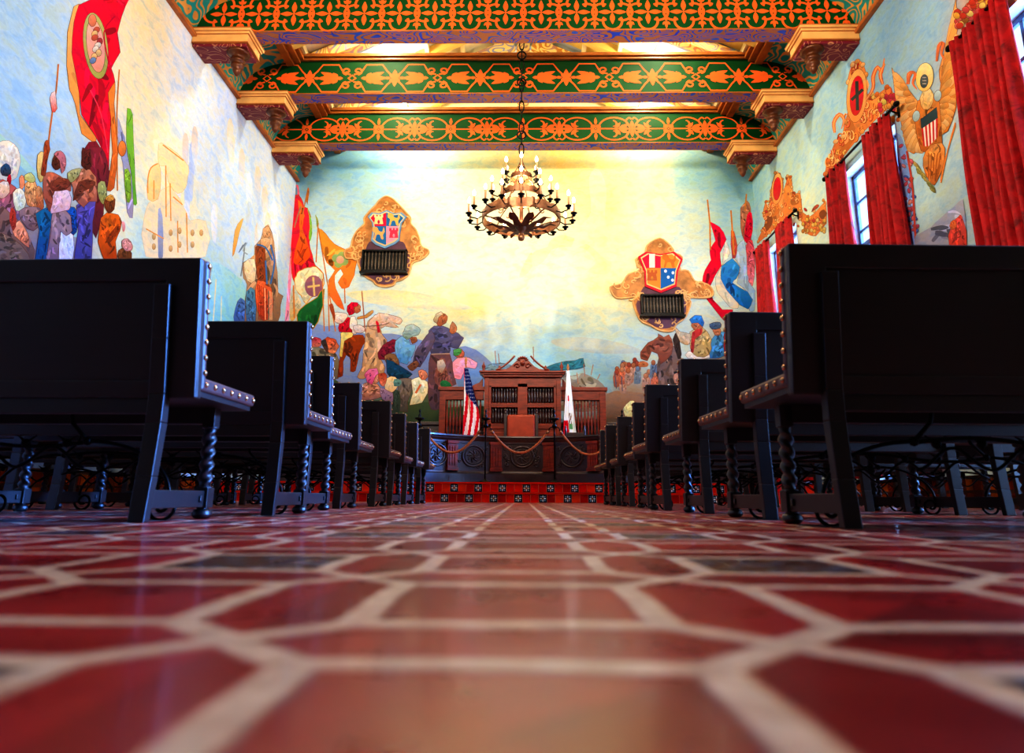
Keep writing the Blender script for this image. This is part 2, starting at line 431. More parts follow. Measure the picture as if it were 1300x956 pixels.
# soft gold figure of light in the sky
p.T = (400, 300, 2.889)
p.poly([(750,140),(775,85),(795,60),(800,100),(780,135),(755,152)], '#f6e2ae', '#f7e8bc')
p.poly([(860,20),(900,-5),(960,10),(1020,30),(1080,70),(1085,120),(1060,140),(1000,130),(1030,95),(985,45),(900,40),(860,50)], '#f6e2a8', '#f8e8b8')
p.poly([(800,60),(850,40),(880,20),(840,90),(800,110)], '#f8e4ac', '#f9eabc')
p.T = (0, 0, 1)
p.poly([(748,225),(760,215),(770,240),(768,275),(775,300),(790,330),(770,330),(745,310),(725,320),(735,290),(750,270)], '#f8eab8', '#f7ebc0')

# low clouds and far hills
p.dabs = False; p.poly([(440,372),(500,368),(560,378),(600,392),(540,392),(470,385)], '#f0e2ae', '#eadfc0')
p.poly([(700,432),(740,428),(790,436),(815,447),(760,449),(715,442)], '#c8cfc0', '#b8c8c8')
p.T = (380, 370, 5.417)
p.poly([(60,250),(180,240),(300,235),(450,290),(640,290),(820,330),(1060,390),(1140,375),(1280,450),(1310,640),(60,640)], '#8fa2cf', '#7a86a8', 2)
p.poly([(60,560),(240,600),(430,740),(620,740),(800,765),(900,760),(1000,800),(1310,790),(1310,960),(60,960)], '#4f6040', '#2c3a2a', 2)
p.poly([(1080,610),(1120,560),(1180,530),(1280,540),(1320,640),(1240,700),(1120,680)], '#7f9ac6', '#5a76a8')
p.dabs = True
# banners in the left corner
p.ol = None; p.dabs = True
p.T = (290, 220, 4.78)
OL = .55
p.poly([(402,70),(425,75),(432,150),(440,200),(400,400),(380,640),(365,900),(330,900),(325,700),(350,520),(358,330),(380,180)], '#f07888', '#f4a0b8', 2)
p.poly([(400,60),(420,90),(415,140),(400,230),(392,330),(405,400),(390,390),(380,300),(385,180)], '#7f9cc0', '#90b08a', 2)
p.poly([(412,130),(440,150),(455,200),(478,215),(495,260),(500,340),(490,420),(505,500),(525,560),(575,610),(580,660),(540,620),(480,580),(420,620),(400,660),(385,600),(385,480),(372,420),(376,330),(395,220)], '#ee4a58', '#e83a4c', 2, .9, '#c05a30')
p.poly([(425,160),(450,200),(462,260),(450,330),(480,420),(500,500),(440,560),(395,540),(400,480),(430,380),(432,280)], '#f58d4c', '#f0603c')
p.poly([(478,200),(500,270),(508,350),(498,410),(488,380),(492,300)], '#a6c860', '#8ab850')
p.poly([(405,640),(430,595),(480,575),(530,570),(572,610),(578,670),(555,720),(500,755),(470,790),(440,740),(410,700)], '#f3e4bc', '#e6d2a0', 3, .9, '#d8903c')
p.ell(518, 685, 55, 66, '#a87078', '#8a5a6c'); p.stroke([(480,690),(555,680)], 12, '#e0c080'); p.stroke([(515,630),(522,745)], 12, '#e0c080')
p.poly([(415,850),(470,800),(540,750),(580,700),(575,800),(540,900),(500,960),(470,940),(430,930)], '#2f7a40', '#17552c', 2, .9, '#c89030')
p.poly([(375,740),(400,690),(430,760),(445,800),(400,890),(370,880)], '#c8d0c0', '#d8a860', 2)
p.stroke([(395,680),(400,880)], 10, '#d88a4a'); p.stroke([(440,200),(420,260),(400,330)], 8, '#b8886a')
# poles
for a, b in (((484,90),(450,250)),((545,300),(532,540)),((570,640),(582,960)),((545,330),(650,960)),((605,700),(612,960)),((810,720),(828,940)),((705,700),(708,790)),((325,700),(318,900))):
    p.stroke([a, b], 7, '#cf8650')
p.poly([(482,85),(490,120),(478,190),(472,150)], '#e89050'); p.poly([(530,250),(545,290),(540,330),(532,290)], '#a8b058')
p.poly([(548,335),(590,370),(640,430),(700,460),(760,490),(775,540),(760,620),(730,690),(690,695),(670,660),(700,610),(680,580),(640,620),(650,700),(680,760),(705,830),(660,800),(620,740),(610,650),(650,590),(600,540),(570,470)], '#f7a850', '#ee7648', 2, .7, '#d07838')
for k in range(4):
    a = k * PI / 2 + .4
    p.ell(678 + 26 * math.cos(a), 525 + 26 * math.sin(a), 26, 26, '#a8bc78', '#98ac6c')
p.ell(678, 525, 24, 24, '#e8b898', '#d8a088')
# rider, horse, soldiers and friars
p.T = (380, 370, 5.417); p.ol = .45
p.poly([(60,400),(100,375),(150,390),(240,420),(270,470),(270,600),(60,620)], '#8f8670', '#6a5a4a', 2)
p.poly([(70,345),(110,315),(150,335),(145,372),(95,380)], '#c03a54', '#d08068')
p.poly([(150,345),(195,315),(250,335),(272,375),(262,400),(235,430),(205,420),(180,395)], '#c8583c', '#c88464')
p.poly([(150,350),(180,330),(200,420),(170,395)], '#3a3a3a', '#5a3a30', 2, 0)
p.poly([(470,210),(500,180),(540,240),(570,300),(602,335),(590,400),(545,440),(590,520),(575,580),(520,560),(440,600),(400,590),(430,520),(445,400),(455,300)], '#d6b494', '#b08866', 2)
p.poly([(485,200),(520,165),(545,152),(600,158),(650,170),(695,182),(708,205),(690,226),(645,222),(682,246),(645,250),(590,238),(545,262),(505,262),(475,240)], '#ecd0c0', '#c8a488', 2)
p.poly([(528,205),(545,215),(555,275),(540,282)], '#d83a4c', None, 2, 0)
p.stroke([(360,240),(540,236),(620,215)], 5, '#6a4a34')
p.poly([(310,312),(380,300),(440,300),(452,345),(420,400),(400,470),(388,545),(350,552),(352,470),(330,430),(302,480),(300,580),(265,590),(275,480),(290,400)], '#a04a24', '#7c3014', 2)
p.poly([(285,285),(330,275),(375,285),(362,312),(310,342),(292,450),(275,440),(288,345)], '#efdc8c', '#d8b860', 2)
p.poly([(345,190),(380,175),(400,240),(390,290),(350,270)], '#f4ece4', '#d8c4b8', 2)
p.poly([(278,225),(325,180),(350,185),(345,250),(365,280),(278,276)], '#e23c4c', '#b02838', 2)
p.poly([(236,150),(290,145),(330,160),(320,190),(285,222),(248,205)], '#efe2d8', '#d8b8a8', 2)
p.poly([(205,95),(228,85),(240,120),(245,200),(225,160)], '#b05a38', None, 2, 0)
p.poly([(398,176),(450,165),(500,132),(508,146),(460,180),(405,190)], '#dca868', '#c88c50', 2)
p.poly([(375,240),(420,235),(448,252),(440,280),(385,282)], '#efe0d8', '#d0b4a8')
p.poly([(380,82),(412,90),(422,118),(408,145),(382,142)], '#cf8a68', '#a86448', 2)
p.poly([(330,100),(358,76),(402,80),(398,100),(372,112),(376,150),(345,162),(330,135)], '#e02848', '#b81c38', 2)
p.stroke([(432,10),(455,280)], 6, '#b0705a')
# armoured man bending
p.poly([(540,425),(580,370),(640,330),(690,348),(682,400),(625,425),(585,470),(548,465)], '#96344a', '#701c34', 2)
p.poly([(662,345),(700,308),(742,312),(762,370),(802,368),(780,440),(742,500),(682,482),(660,420)], '#8ec0e2', '#5a92c4', 2)
p.poly([(760,318),(802,318),(810,342),(780,362)], '#a86a4a', None, 2)
p.poly([(712,292),(730,240),(768,224),(800,236),(834,262),(822,298),(780,310),(742,332),(716,312)], '#b8ccc8', '#7f988c', 2)
p.poly([(590,440),(655,430),(692,520),(660,542),(604,500)], '#94704e', '#6a4a34', 2)
p.poly([(600,470),(640,480),(720,530),(775,570),(740,602),(640,600),(605,560)], '#1f5478', '#143a52', 2)
p.poly([(690,602),(770,600),(772,680),(742,760),(745,825),(690,822),(702,740),(682,680)], '#7d7068', '#4a423c', 2)
p.poly([(640,700),(690,690),(690,830),(640,840)], '#39473c', None, 2, 0)
# robed man standing
p.poly([(905,430),(970,424),(1035,426),(1060,560),(1078,640),(1000,665),(968,700),(965,805),(910,812),(888,740),(888,560)], '#7a5458', '#4e3a48', 2)
p.poly([(960,470),(1000,465),(1020,560),(1060,650),(960,650),(930,600)], '#a06a5c', '#7a4a48', 2, 0)
p.poly([(890,270),(930,235),(990,240),(1050,268),(1092,290),(1128,322),(1092,392),(1040,380),(1030,430),(908,432),(896,360)], '#6c6a90', '#4c4864', 2)
p.poly([(910,268),(932,330),(902,400),(862,470),(828,522),(778,500),(800,420),(842,345)], '#71647e', '#4c4258', 2)
p.poly([(948,172),(985,150),(1018,175),(1006,215),(970,238),(945,218)], '#c2825e', '#a05e42', 2)
p.poly([(924,192),(942,155),(975,143),(986,158),(956,180),(950,218),(930,212)], '#e6d4b0', '#a08868', 2)
p.poly([(1040,238),(1052,208),(1072,232),(1082,262),(1060,292),(1034,276)], '#cc906c', '#b07050', 2)
p.poly([(745,520),(800,478),(820,500),(780,545)], '#8a5a42', None, 2)
p.stroke([(908,432),(1035,428)], 8, '#b89a88')
p.poly([(950,480),(985,470),(1005,510),(980,560),(955,540)], '#d8ccc0', '#8a6a60', 2, 0)
p.poly([(970,620),(1010,612),(1050,650),(975,655)], '#2f7a4a', None, 2, 0)
# crouching and waving figures
p.poly([(1052,490),(1100,450),(1170,458),(1226,492),(1210,532),(1150,522),(1112,604),(1070,592)], '#f0b0c4', '#d888a0', 2)
p.poly([(1075,412),(1118,402),(1136,440),(1100,458),(1068,442)], '#c87a62', '#b06450', 2)
p.poly([(1062,405),(1095,392),(1118,410),(1090,440),(1064,438)], '#6aac68', '#488a4c', 2)
p.poly([(425,660),(480,622),(540,640),(572,720),(430,748)], '#d09a80', '#8a5a54', 2)
p.poly([(505,570),(546,560),(552,602),(520,632)], '#e0a088', None, 2)
p.poly([(450,572),(480,535),(530,528),(546,560),(520,590),(500,642),(468,622)], '#e684ac', '#b84880', 2)
p.poly([(600,602),(660,588),(682,640),(640,692),(590,682)], '#f0d6a8', '#d0a880', 2)
p.poly([(545,572),(590,560),(602,602),(580,652),(550,622)], '#b04c34', '#d08068', 2)
p.poly([(560,660),(600,680),(640,700),(642,762),(570,742)], '#a888a0', '#705870', 2)
p.poly([(770,612),(822,590),(882,622),(882,702),(842,762),(758,782),(780,702)], '#e6e2c4', '#c8b890', 2)
p.poly([(820,548),(868,545),(882,590),(842,608)], '#e09a80', '#c07458', 2)
p.stroke([(800,700),(835,640)], 14, '#d8744a')
p.poly([(650,600),(700,610),(690,650),(650,650)], '#6f9a94', None, 2, 0)
# centre: cannon on its bank, spears
p.T = (400, 300, 2.889)
p.poly([(600,485),(640,468),(700,465),(722,480),(640,492)], '#7f98ac', '#6f8898', 2, 0)
p.poly([(890,500),(940,512),(985,500),(1040,530),(1070,560),(1075,640),(880,640),(890,560)], '#93918c', '#7a6a5c', 2, 0)
p.poly([(845,484),(880,466),(955,455),(982,448),(990,478),(960,488),(890,494),(850,496)], '#4a8e9c', '#2f6478', 2, .35)
for a, b in (((660,420),(664,468)),((800,405),(802,462)),((1020,470),(1012,510)),((985,468),(990,515)),((1045,505),(1035,525)),((672,430),(676,466)),((172,200),(180,300)),((960,500),(965,540))):
    p.stroke([a, b], 2.6, '#a8745c')
# right: banners
p.T = (760, 230, 3.188); p.ol = .3
p.poly([(575,110),(600,80),(615,110),(622,180),(615,250),(590,242),(575,190)], '#bc8468', '#a86a5c', 2)
p.poly([(600,140),(618,130),(622,200),(606,252),(588,236)], '#e2304c', '#c82a44', 2, 0)
p.poly([(596,262),(622,240),(632,330),(622,425),(604,400)], '#d85a6c', '#e08a98', 2)
p.poly([(560,262),(588,235),(600,300),(602,400),(632,440),(632,525),(612,525),(604,450),(560,412),(575,350),(548,310)], '#b8d0e6', '#90b0d4', 2)
p.poly([(538,200),(555,230),(560,290),(540,312)], '#d0704c', '#b85058', 2)
p.poly([(512,240),(532,290),(502,340),(472,390),(482,450),(532,510),(562,515),(566,480),(512,430),(492,380),(502,330)], '#e6e4d4', '#cfc8b4', 2)
p.poly([(498,345),(540,315),(572,350),(556,395),(540,412),(602,450),(622,480),(606,518),(570,500),(520,442),(493,395)], '#4a98d6', '#2a6ab0', 2)
p.poly([(450,165),(490,185),(516,235),(490,290),(496,340),(470,382),(450,430),(462,480),(500,520),(542,520),(530,562),(505,562),(478,530),(438,480),(420,410),(430,360),(456,320),(448,280),(472,240)], '#f03250', '#c41c3c', 2)
for a, b in (((440,75),(450,170)),((450,170),(452,280)),((535,118),(548,300)),((598,52),(592,120)),((640,60),(635,140))): p.stroke([a, b], 6, '#d08a4a')
# right: riders and marchers
p.ol = .4
p.dabs = False; p.poly([(30,862),(110,850),(200,860),(300,840),(560,830),(600,960),(30,960)], '#9a7c6a', '#6a4c3a', 2, 0)
p.dabs = True; p.poly([(250,700),(300,665),(335,720),(340,840),(230,840),(235,760)], '#8a7068', '#62504c', 2)
p.poly([(170,692),(200,655),(240,632),(240,618),(262,632),(285,622),(300,660),(295,700),(252,740),(240,700),(215,690),(198,726),(172,720)], '#a86c56', '#80483a', 2)
p.poly([(300,640),(320,610),(335,700),(320,720)], '#4a3830', None, 2, 0)
p.poly([(360,690),(430,682),(455,715),(360,718)], '#ece4d8', '#d0c4b4', 2)
p.poly([(370,612),(420,595),(456,640),(450,700),(400,712),(372,680)], '#c8b488', '#a08858', 2)
p.poly([(305,588),(330,610),(372,620),(362,662),(330,650)], '#dcc8a8', '#b89a78', 2)
p.poly([(376,572),(416,578),(414,606),(384,602)], '#b87858', None, 2)
p.poly([(368,562),(388,545),(414,546),(426,575),(420,590),(404,572),(376,574)], '#4a8cce', '#3468a4', 2)
p.poly([(380,612),(420,600),(414,622),(390,640),(384,690),(374,690)], '#c04a48', None, 2, 0)
p.poly([(458,640),(490,612),(526,620),(522,700),(452,716),(456,680)], '#64a0cc', '#3f74a4', 2)
p.poly([(506,622),(530,600),(532,700),(512,712)], '#b03448', None, 2)
p.poly([(460,595),(490,595),(490,622),(470,622)], '#c48a6c', None, 2)
p.poly([(448,580),(480,570),(496,580),(490,596),(456,598)], '#5a708c', None, 2)
p.poly([(305,780),(322,765),(334,775),(334,815),(308,815)], '#c89a84', '#a87864', 2)
p.stroke([(304,776),(334,768)], 9, '#26282c')
for k in range(26):
    u = random.uniform(70, 235); v = 735 + random.uniform(20, 90) + (150 - abs(u - 150)) * -.15 + max(0, 130 - u) * .4
    p.poly([(u - 14, v), (u - 6, v - 14), (u + 8, v - 12), (u + 14, v), (u + 10, v + 40), (u - 12, v + 40)], random.choice(['#c08a74', '#a86a5c', '#b89484', '#7f90a4', '#c87a60', '#98787a']), None, 2, 0)
    p.ell(u, v - 18, 8, 10, random.choice(['#b87858', '#c89070', '#7a90b0', '#a85848']), None, 0, 10)
p.poly([(160,738),(178,728),(200,735),(196,752),(168,752)], '#d08a60', None, 2, 0)
for a, b in (((65,775),(72,840)),((235,740),(215,800)),((92,790),(96,850))): p.stroke([a, b], 4, '#5a5a6a')
p.poly([(102,915),(128,890),(150,895),(155,955),(108,950)], '#dcdca8', '#b8b088', 2, .3)
wall_back = mb.build('wall_back', M['mural'], fix=False); struct(wall_back)

# ---- left wall
def left_fn(u, v): return Vector((-WX, u, v))
def px_left(x, y): return atx(x, y, -WX)
mb = MB()
notes = [(20,20,'#a2c2d4'),(60,60,'#accce0'),(190,20,'#ecdfb4'),(170,100,'#efe5c0'),(20,150,'#a2c8e4'),(40,200,'#a4cae8'),(80,120,'#b8d8ec'),(200,180,'#f3f2d0'),(250,100,'#dce8f0'),(260,200,'#d5e7f5'),(300,200,'#d0e3f6'),(340,240,'#dde9f4'),(300,300,'#cfe3f4'),
 (280,370,'#b2d8e8'),(270,400,'#98ced8'),(330,380,'#a8d0e2'),(220,240,'#f3f1cc'),(10,300,'#8a7a72'),(60,315,'#7a7a98'),(150,260,'#e6ecd8'),(180,310,'#c4e2e4'),(240,60,'#e3ecf0'),(10,480,'#46608a'),(100,500,'#40567a'),(300,480,'#5a88a0'),(340,420,'#b4d4e4'),(190,140,'#f0eccb'),(230,140,'#e4eff2'),(290,140,'#c8d8f4')]
ctrl = [(px_left(x, y).y, px_left(x, y).z, c) for x, y, c in notes]
paint_grid(mb, left_fn, lins(YB, WY, 110), lins(0, 9.2, 55), lambda u, v: True, ctrl)
p = Painter(lambda x, y: atx(x, y, -WX), (1, 0, 0), mb); p.dabs = True
p.dabs = False
# pale rays, clouds
p.T = (0, 0, 1)
for k in range(26):
    x = random.uniform(225, 350); y = random.uniform(90, 300); 
    if y < 62 + (x - 240) * 1.42: y = 75 + (x - 240) * 1.42 + random.uniform(10, 60)
    p.poly([(x, y), (x + 5, y + 10), (x + 3, y + 50), (x - 2, y + 42), (x - 3, y + 14)], random.choice(['#bcd0f0', '#e6eefa', '#f0e2cc', '#c4daf2', '#e8d8c4']), random.choice(['#cfe0f6', '#dce9f4']), 2)
p.poly([(0,170),(60,235),(110,290),(90,300),(0,215)], '#a8d4d0', '#98c8dc', 2)
p.poly([(0,190),(30,215),(70,262),(0,240)], '#8cbcd8', '#8cb8d8', 2)
# pale ship far off
p.T = (150, 170, 3.984); p.ol = .22
p.poly([(138,390),(180,330),(262,262),(345,400),(362,440),(440,440),(440,620),(140,620)], '#f6e6bc', '#f3e6cc', 2, .25, '#e8b868')
p.poly([(205,50),(238,58),(300,100),(355,165),(350,220),(340,272),(300,302),(252,240),(240,160),(205,160)], '#f8ebb8', '#f5e6b4', 2, .3, '#f0b860')
p.poly([(150,330),(148,230),(165,175),(205,150),(215,230),(200,330)], '#f6e2a8', '#f3d898', 2, .3, '#f09850')
p.poly([(202,380),(224,420),(226,620),(202,620)], '#b0bce0', None, 2, 0)
for a in ([(225,55),(330,135)], [(150,300),(150,225),(165,172),(200,150)], [(278,318),(325,358)], [(180,235),(180,330)], [(262,250),(266,440)], [(240,160),(242,420)], [(345,400),(350,600)], [(300,440),(302,600)], [(140,480),(230,530)]):
    p.stroke(a, 6, '#eaa860')
for u, v in ((180,520),(180,570),(265,500),(310,490),(265,580),(310,560),(375,500),(375,560),(420,500)): p.ell(u, v, 9, 16, '#e8c088', None, 0, 10)
# sea, tall figure, small things
p.poly([(400,690),(500,650),(600,720),(640,770),(660,960),(400,960)], '#aedce6', '#88c4c4', 2, 0)
p.stroke([(495,735),(480,950)], 6, '#e8dca8'); p.stroke([(522,820),(520,950)], 4, '#e8dca8')
p.poly([(590,490),(618,440),(632,430),(612,500),(596,570),(578,620)], '#eec078', '#e0a860', 2, .2)
p.stroke([(645,550),(610,600),(640,560),(620,720)], 6, '#7a8aa0'); p.stroke([(650,550),(632,590),(655,610)], 6, '#98a8b4')
p.dabs = True
p.poly([(590,885),(620,828),(650,870),(648,960),(588,960)], '#5a80c0', '#3c5c98', 2, .3)
p.ol = .35
p.poly([(735,480),(757,460),(778,500),(792,600),(806,700),(806,800),(832,820),(822,870),(806,960),(640,960),(650,760),(634,730),(630,650),(662,640),(690,620),(690,570),(722,530)], '#c8a482', '#8a6a54', 2)
p.poly([(694,575),(740,570),(746,760),(706,745),(698,650)], '#94502e', '#7a3c20', 2)
p.poly([(704,740),(776,782),(778,900),(752,940),(720,935),(698,850)], '#e4744c', '#b84c34', 2)
p.poly([(634,655),(690,632),(692,740),(652,745)], '#f0e0c0', '#d8c098', 2)
p.poly([(650,800),(690,790),(692,960),(648,960)], '#5a8aa4', '#3a5a90', 2)
p.poly([(734,478),(764,472),(768,520),(736,522)], '#e0b48c', '#c8946c', 2)
p.poly([(720,530),(770,530),(752,575),(725,570)], '#e0bc98', '#d0a078', 2)
for a in ([(700,560),(745,575),(780,640)], [(745,640),(752,760)], [(770,560),(790,650),(770,760)]): p.stroke(a, 8, '#3f74b0')
for k in range(9): p.stroke([(705 + 9 * k, 760 + 5 * k), (712 + 8 * k, 940)], 4, random.choice(['#f0c09c', '#8a3020', '#3a7a74']))
# great red banner
p.T = (0, 0, 2.889); p.ol = .5
p.poly([(427,420),(448,480),(470,580),(492,700),(484,800),(466,780),(450,600),(430,500)], '#a8b4d0', '#9a9ac0', 2, .3)
p.poly([(468,395),(486,420),(492,600),(500,745),(490,748),(478,620),(462,520)], '#8cc852', '#6aac44', 2, .3)
p.ell(447, 545, 14, 28, '#e89858', '#d88048')
p.poly([(455,620),(478,640),(480,720),(465,740)], '#98c850', None, 2, .3)
p.stroke([(437,255),(428,420),(430,700)], 5, '#cf8a4a')
p.poly([(292,15),(272,80),(262,200),(287,300),(292,420),(352,505),(345,525),(300,490),(275,380),(255,330),(243,240),(248,120),(272,25)], '#f0b878', '#d89454', 2)
p.poly([(290,20),(330,0),(470,-30),(445,60),(428,120),(440,190),(408,250),(420,300),(408,380),(400,560),(395,665),(378,560),(350,500),(300,420),(285,300),(262,200),(270,80)], '#e8344c', '#d8163c', 2)
p.ell(350, 168, 44, 122, '#b8bc78', '#a0a460', -.12, 26); p.ell(350, 168, 32, 98, '#ecb8ac', '#d89888', -.12, 24)
for k in range(9): p.ell(350 + random.uniform(-16, 16), 110 + 14 * k, 10, 13, random.choice(['#e8e0d0', '#7a98c0', '#c86a58', '#e8c890', '#b04a50']), None, random.random(), 10)
p.ell(338, 75, 14, 22, '#f09878', None)
p.poly([(310,545),(350,520),(390,590),(402,680),(352,690),(320,620)], '#8a2c3c', '#5a2434', 2)
p.poly([(395,340),(422,300),(416,380),(430,560),(418,690),(392,700),(412,560),(405,430)], '#f09a54', '#c86a3c', 2)
p.stroke([(400,300),(350,420),(390,520)], 5, '#b81434'); p.stroke([(420,60),(380,120),(400,240)], 5, '#c01c3c'); p.stroke([(330,330),(370,420),(395,560)], 4, '#f0586c')
p.poly([(330,0),(470,-40),(455,30),(420,15)], '#f04858', '#e02c48', 2, 0)
p.stroke([(213,235),(205,330),(190,420),(172,560)], 6, '#c07a48'); p.poly([(183,360),(200,335),(206,400),(190,410)], '#f0d8d0', '#d05a50', 2)
# crowd under the banner
p.T = (0, 150, 5.31); p.ol = .5
p.poly([(-20,170),(60,150),(120,200),(138,290),(112,400),(60,425),(-20,400)], '#e4e2d4', '#c4c4c0', 2, .3)
p.poly([(-20,430),(60,440),(130,500),(160,600),(120,700),(-20,700)], '#c86a5c', '#5a6a9c', 2)
p.poly([(5,335),(40,305),(70,340),(60,392),(10,382)], '#2c6488', '#3a2c30', 2)
p.poly([(45,400),(70,380),(75,440),(50,450)], '#c02c40', None, 2, 0)
p.poly([(-10,440),(50,430),(60,500),(20,540),(-10,530)], '#e0d8d0', '#c8a090', 2)
p.poly([(130,402),(152,390),(162,450),(135,482)], '#e8a888', '#d08868', 2)
p.poly([(85,505),(130,470),(172,520),(160,612),(108,622)], '#eeeedc', '#b4c8c0', 2)
p.poly([(165,442),(235,430),(262,560),(240,602),(180,582)], '#dcb080', '#b07a58', 2)
p.poly([(165,385),(208,370),(238,420),(202,432),(165,412)], '#d0d898', '#a8b070', 2)
p.poly([(240,480),(275,470),(290,600),(250,610)], '#d8a070', '#a8583c', 2)
p.poly([(130,625),(200,600),(272,612),(272,700),(222,762),(150,702)], '#96808a', '#6a5460', 2)
p.poly([(-20,600),(60,640),(130,700),(200,820),(222,960),(-20,960)], '#8a6e70', '#5c4a4c', 2)
p.poly([(80,762),(130,690),(182,780),(192,872),(130,822)], '#e4a488', '#b87464', 2)
p.poly([(-20,780),(60,800),(140,860),(200,960),(-20,960)], '#7a6a68', '#6a5a5c', 2)
p.poly([(60,650),(85,600),(110,690),(90,760),(70,730)], '#b04840', None, 2, 0)
p.stroke([(320,560),(245,935)], 14, '#8a8a70')
p.poly([(240,642),(330,600),(362,640),(332,760),(312,960),(232,960),(262,760)], '#1f6a9c', '#174a86', 2)
p.poly([(440,610),(500,600),(522,680),(512,770),(470,790),(450,690)], '#1c5cb0', '#123c84', 2)
p.poly([(410,772),(492,790),(484,960),(396,960)], '#d4dcfa', '#b0bcf0', 2)
p.poly([(350,650),(420,610),(472,660),(482,760),(442,792),(402,760),(382,960),(308,960),(342,760)], '#9a8898', '#6c5c78', 2)
p.poly([(290,372),(360,368),(430,410),(472,420),(472,490),(402,492),(382,600),(330,632),(288,520)], '#b87462', '#8a4c44', 2)
p.poly([(370,490),(462,490),(472,600),(432,622),(340,642),(350,580)], '#e6d2e0', '#b8a0c4', 2)
p.poly([(340,430),(430,405),(470,430),(440,480),(350,490)], '#8a4c3c', '#6a342c', 2)
p.poly([(250,252),(292,230),(302,300),(282,425),(254,400)], '#e4d498', '#c0a868', 2)
p.poly([(300,162),(326,150),(332,210),(312,290),(302,392),(275,380),(290,250)], '#ac5a38', '#84402c', 2)
p.poly([(355,272),(382,240),(406,270),(402,332),(370,347),(350,312)], '#6a3a2a', '#502820', 2)
p.poly([(365,240),(402,222),(436,250),(442,312),(415,372),(400,290)], '#c48090', '#a86a6c', 2)
p.poly([(600,200),(680,200),(722,300),(702,480),(692,640),(642,810),(610,700),(650,560),(610,400)], '#8c3444', '#5a2434', 2)
p.poly([(510,592),(600,540),(642,560),(622,700),(612,960),(498,960),(522,760)], '#6a62b4', '#44488c', 2)
p.poly([(470,402),(540,340),(602,350),(642,400),(652,560),(602,560),(560,602),(500,540),(488,470)], '#c88c70', '#9a5c54', 2)
p.poly([(455,372),(510,340),(548,345),(500,420),(470,432)], '#aeb488', '#889068', 2)
p.poly([(530,430),(620,420),(640,450),(560,490),(490,560)], '#7c4436', None, 2)
p.poly([(555,195),(582,220),(602,210),(612,250),(612,320),(580,352),(550,320),(548,270)], '#6c302a', '#50241f', 2)
p.poly([(660,440),(705,430),(715,540),(690,580),(665,540)], '#a8b478', '#8a9060', 2)
p.poly([(680,672),(720,640),(790,650),(818,700),(802,760),(772,830),(782,960),(700,960),(660,830)], '#e07a3c', '#a84824', 2)
p.poly([(720,800),(790,720),(805,760),(740,840)], '#a04a24', None, 2, 0)
p.poly([(705,548),(740,520),(772,550),(766,612),(730,642),(706,600)], '#8c5232', '#64341f', 2)
p.poly([(706,545),(740,518),(768,540),(740,560)], '#e0b060', '#c08c48', 2)
p.poly([(800,892),(862,870),(884,960),(800,960)], '#84502f', None, 2)
p.poly([(818,832),(860,814),(892,860),(882,892),(838,892)], '#d8a8ac', '#b8848c', 2)
p.poly([(820,700),(840,710),(838,760),(822,760)], '#f0b0b8', None, 2, 0)
wall_left = mb.build('wall_left', M['mural'], fix=False); struct(wall_left)

# ---- right wall with deep window recesses
WIN = [15.1, 11.02, 7.05, 3.05]
WW, WZ0, WZ1 = .95, .4, 6.02
def right_fn(u, v): return Vector((WX, u, v))
def px_right(x, y): return atx(x, y, WX)
mb = MB()
ys = sorted(set([round(v, 3) for v in lins(YB, WY, 90)] + [round(c + s * WW, 3) for c in WIN for s in (-1, 1)]))
zs = sorted(set([round(v, 3) for v in lins(0, 9.2, 46)] + [WZ0, WZ1]))
notes = [(1000,230,'#bcdad8'),(960,250,'#a2cad4'),(1060,160,'#a6cad6'),(1100,60,'#98c0d2'),(1130,20,'#8cb2c8'),(1180,30,'#9ec4d6'),(1180,260,'#bcd8d4'),(1190,290,'#92a4b0'),(1020,285,'#d5e2cc'),(1160,200,'#b4d4dc'),(1020,180,'#b8d6d8'),(1250,10,'#c8a080'),(980,240,'#b4d4d4'),(1160,330,'#8090a0'),(1000,420,'#8a8070')]
ctrl = [(px_right(x, y).y, px_right(x, y).z, c) for x, y, c in notes]
paint_grid(mb, right_fn, ys, zs, lambda u, v: not (WZ0 < v < WZ1 and any(abs(u - c) < WW for c in WIN)), ctrl)
p = Painter(lambda x, y: atx(x, y, WX), (-1, 0, 0), mb); p.dabs = True
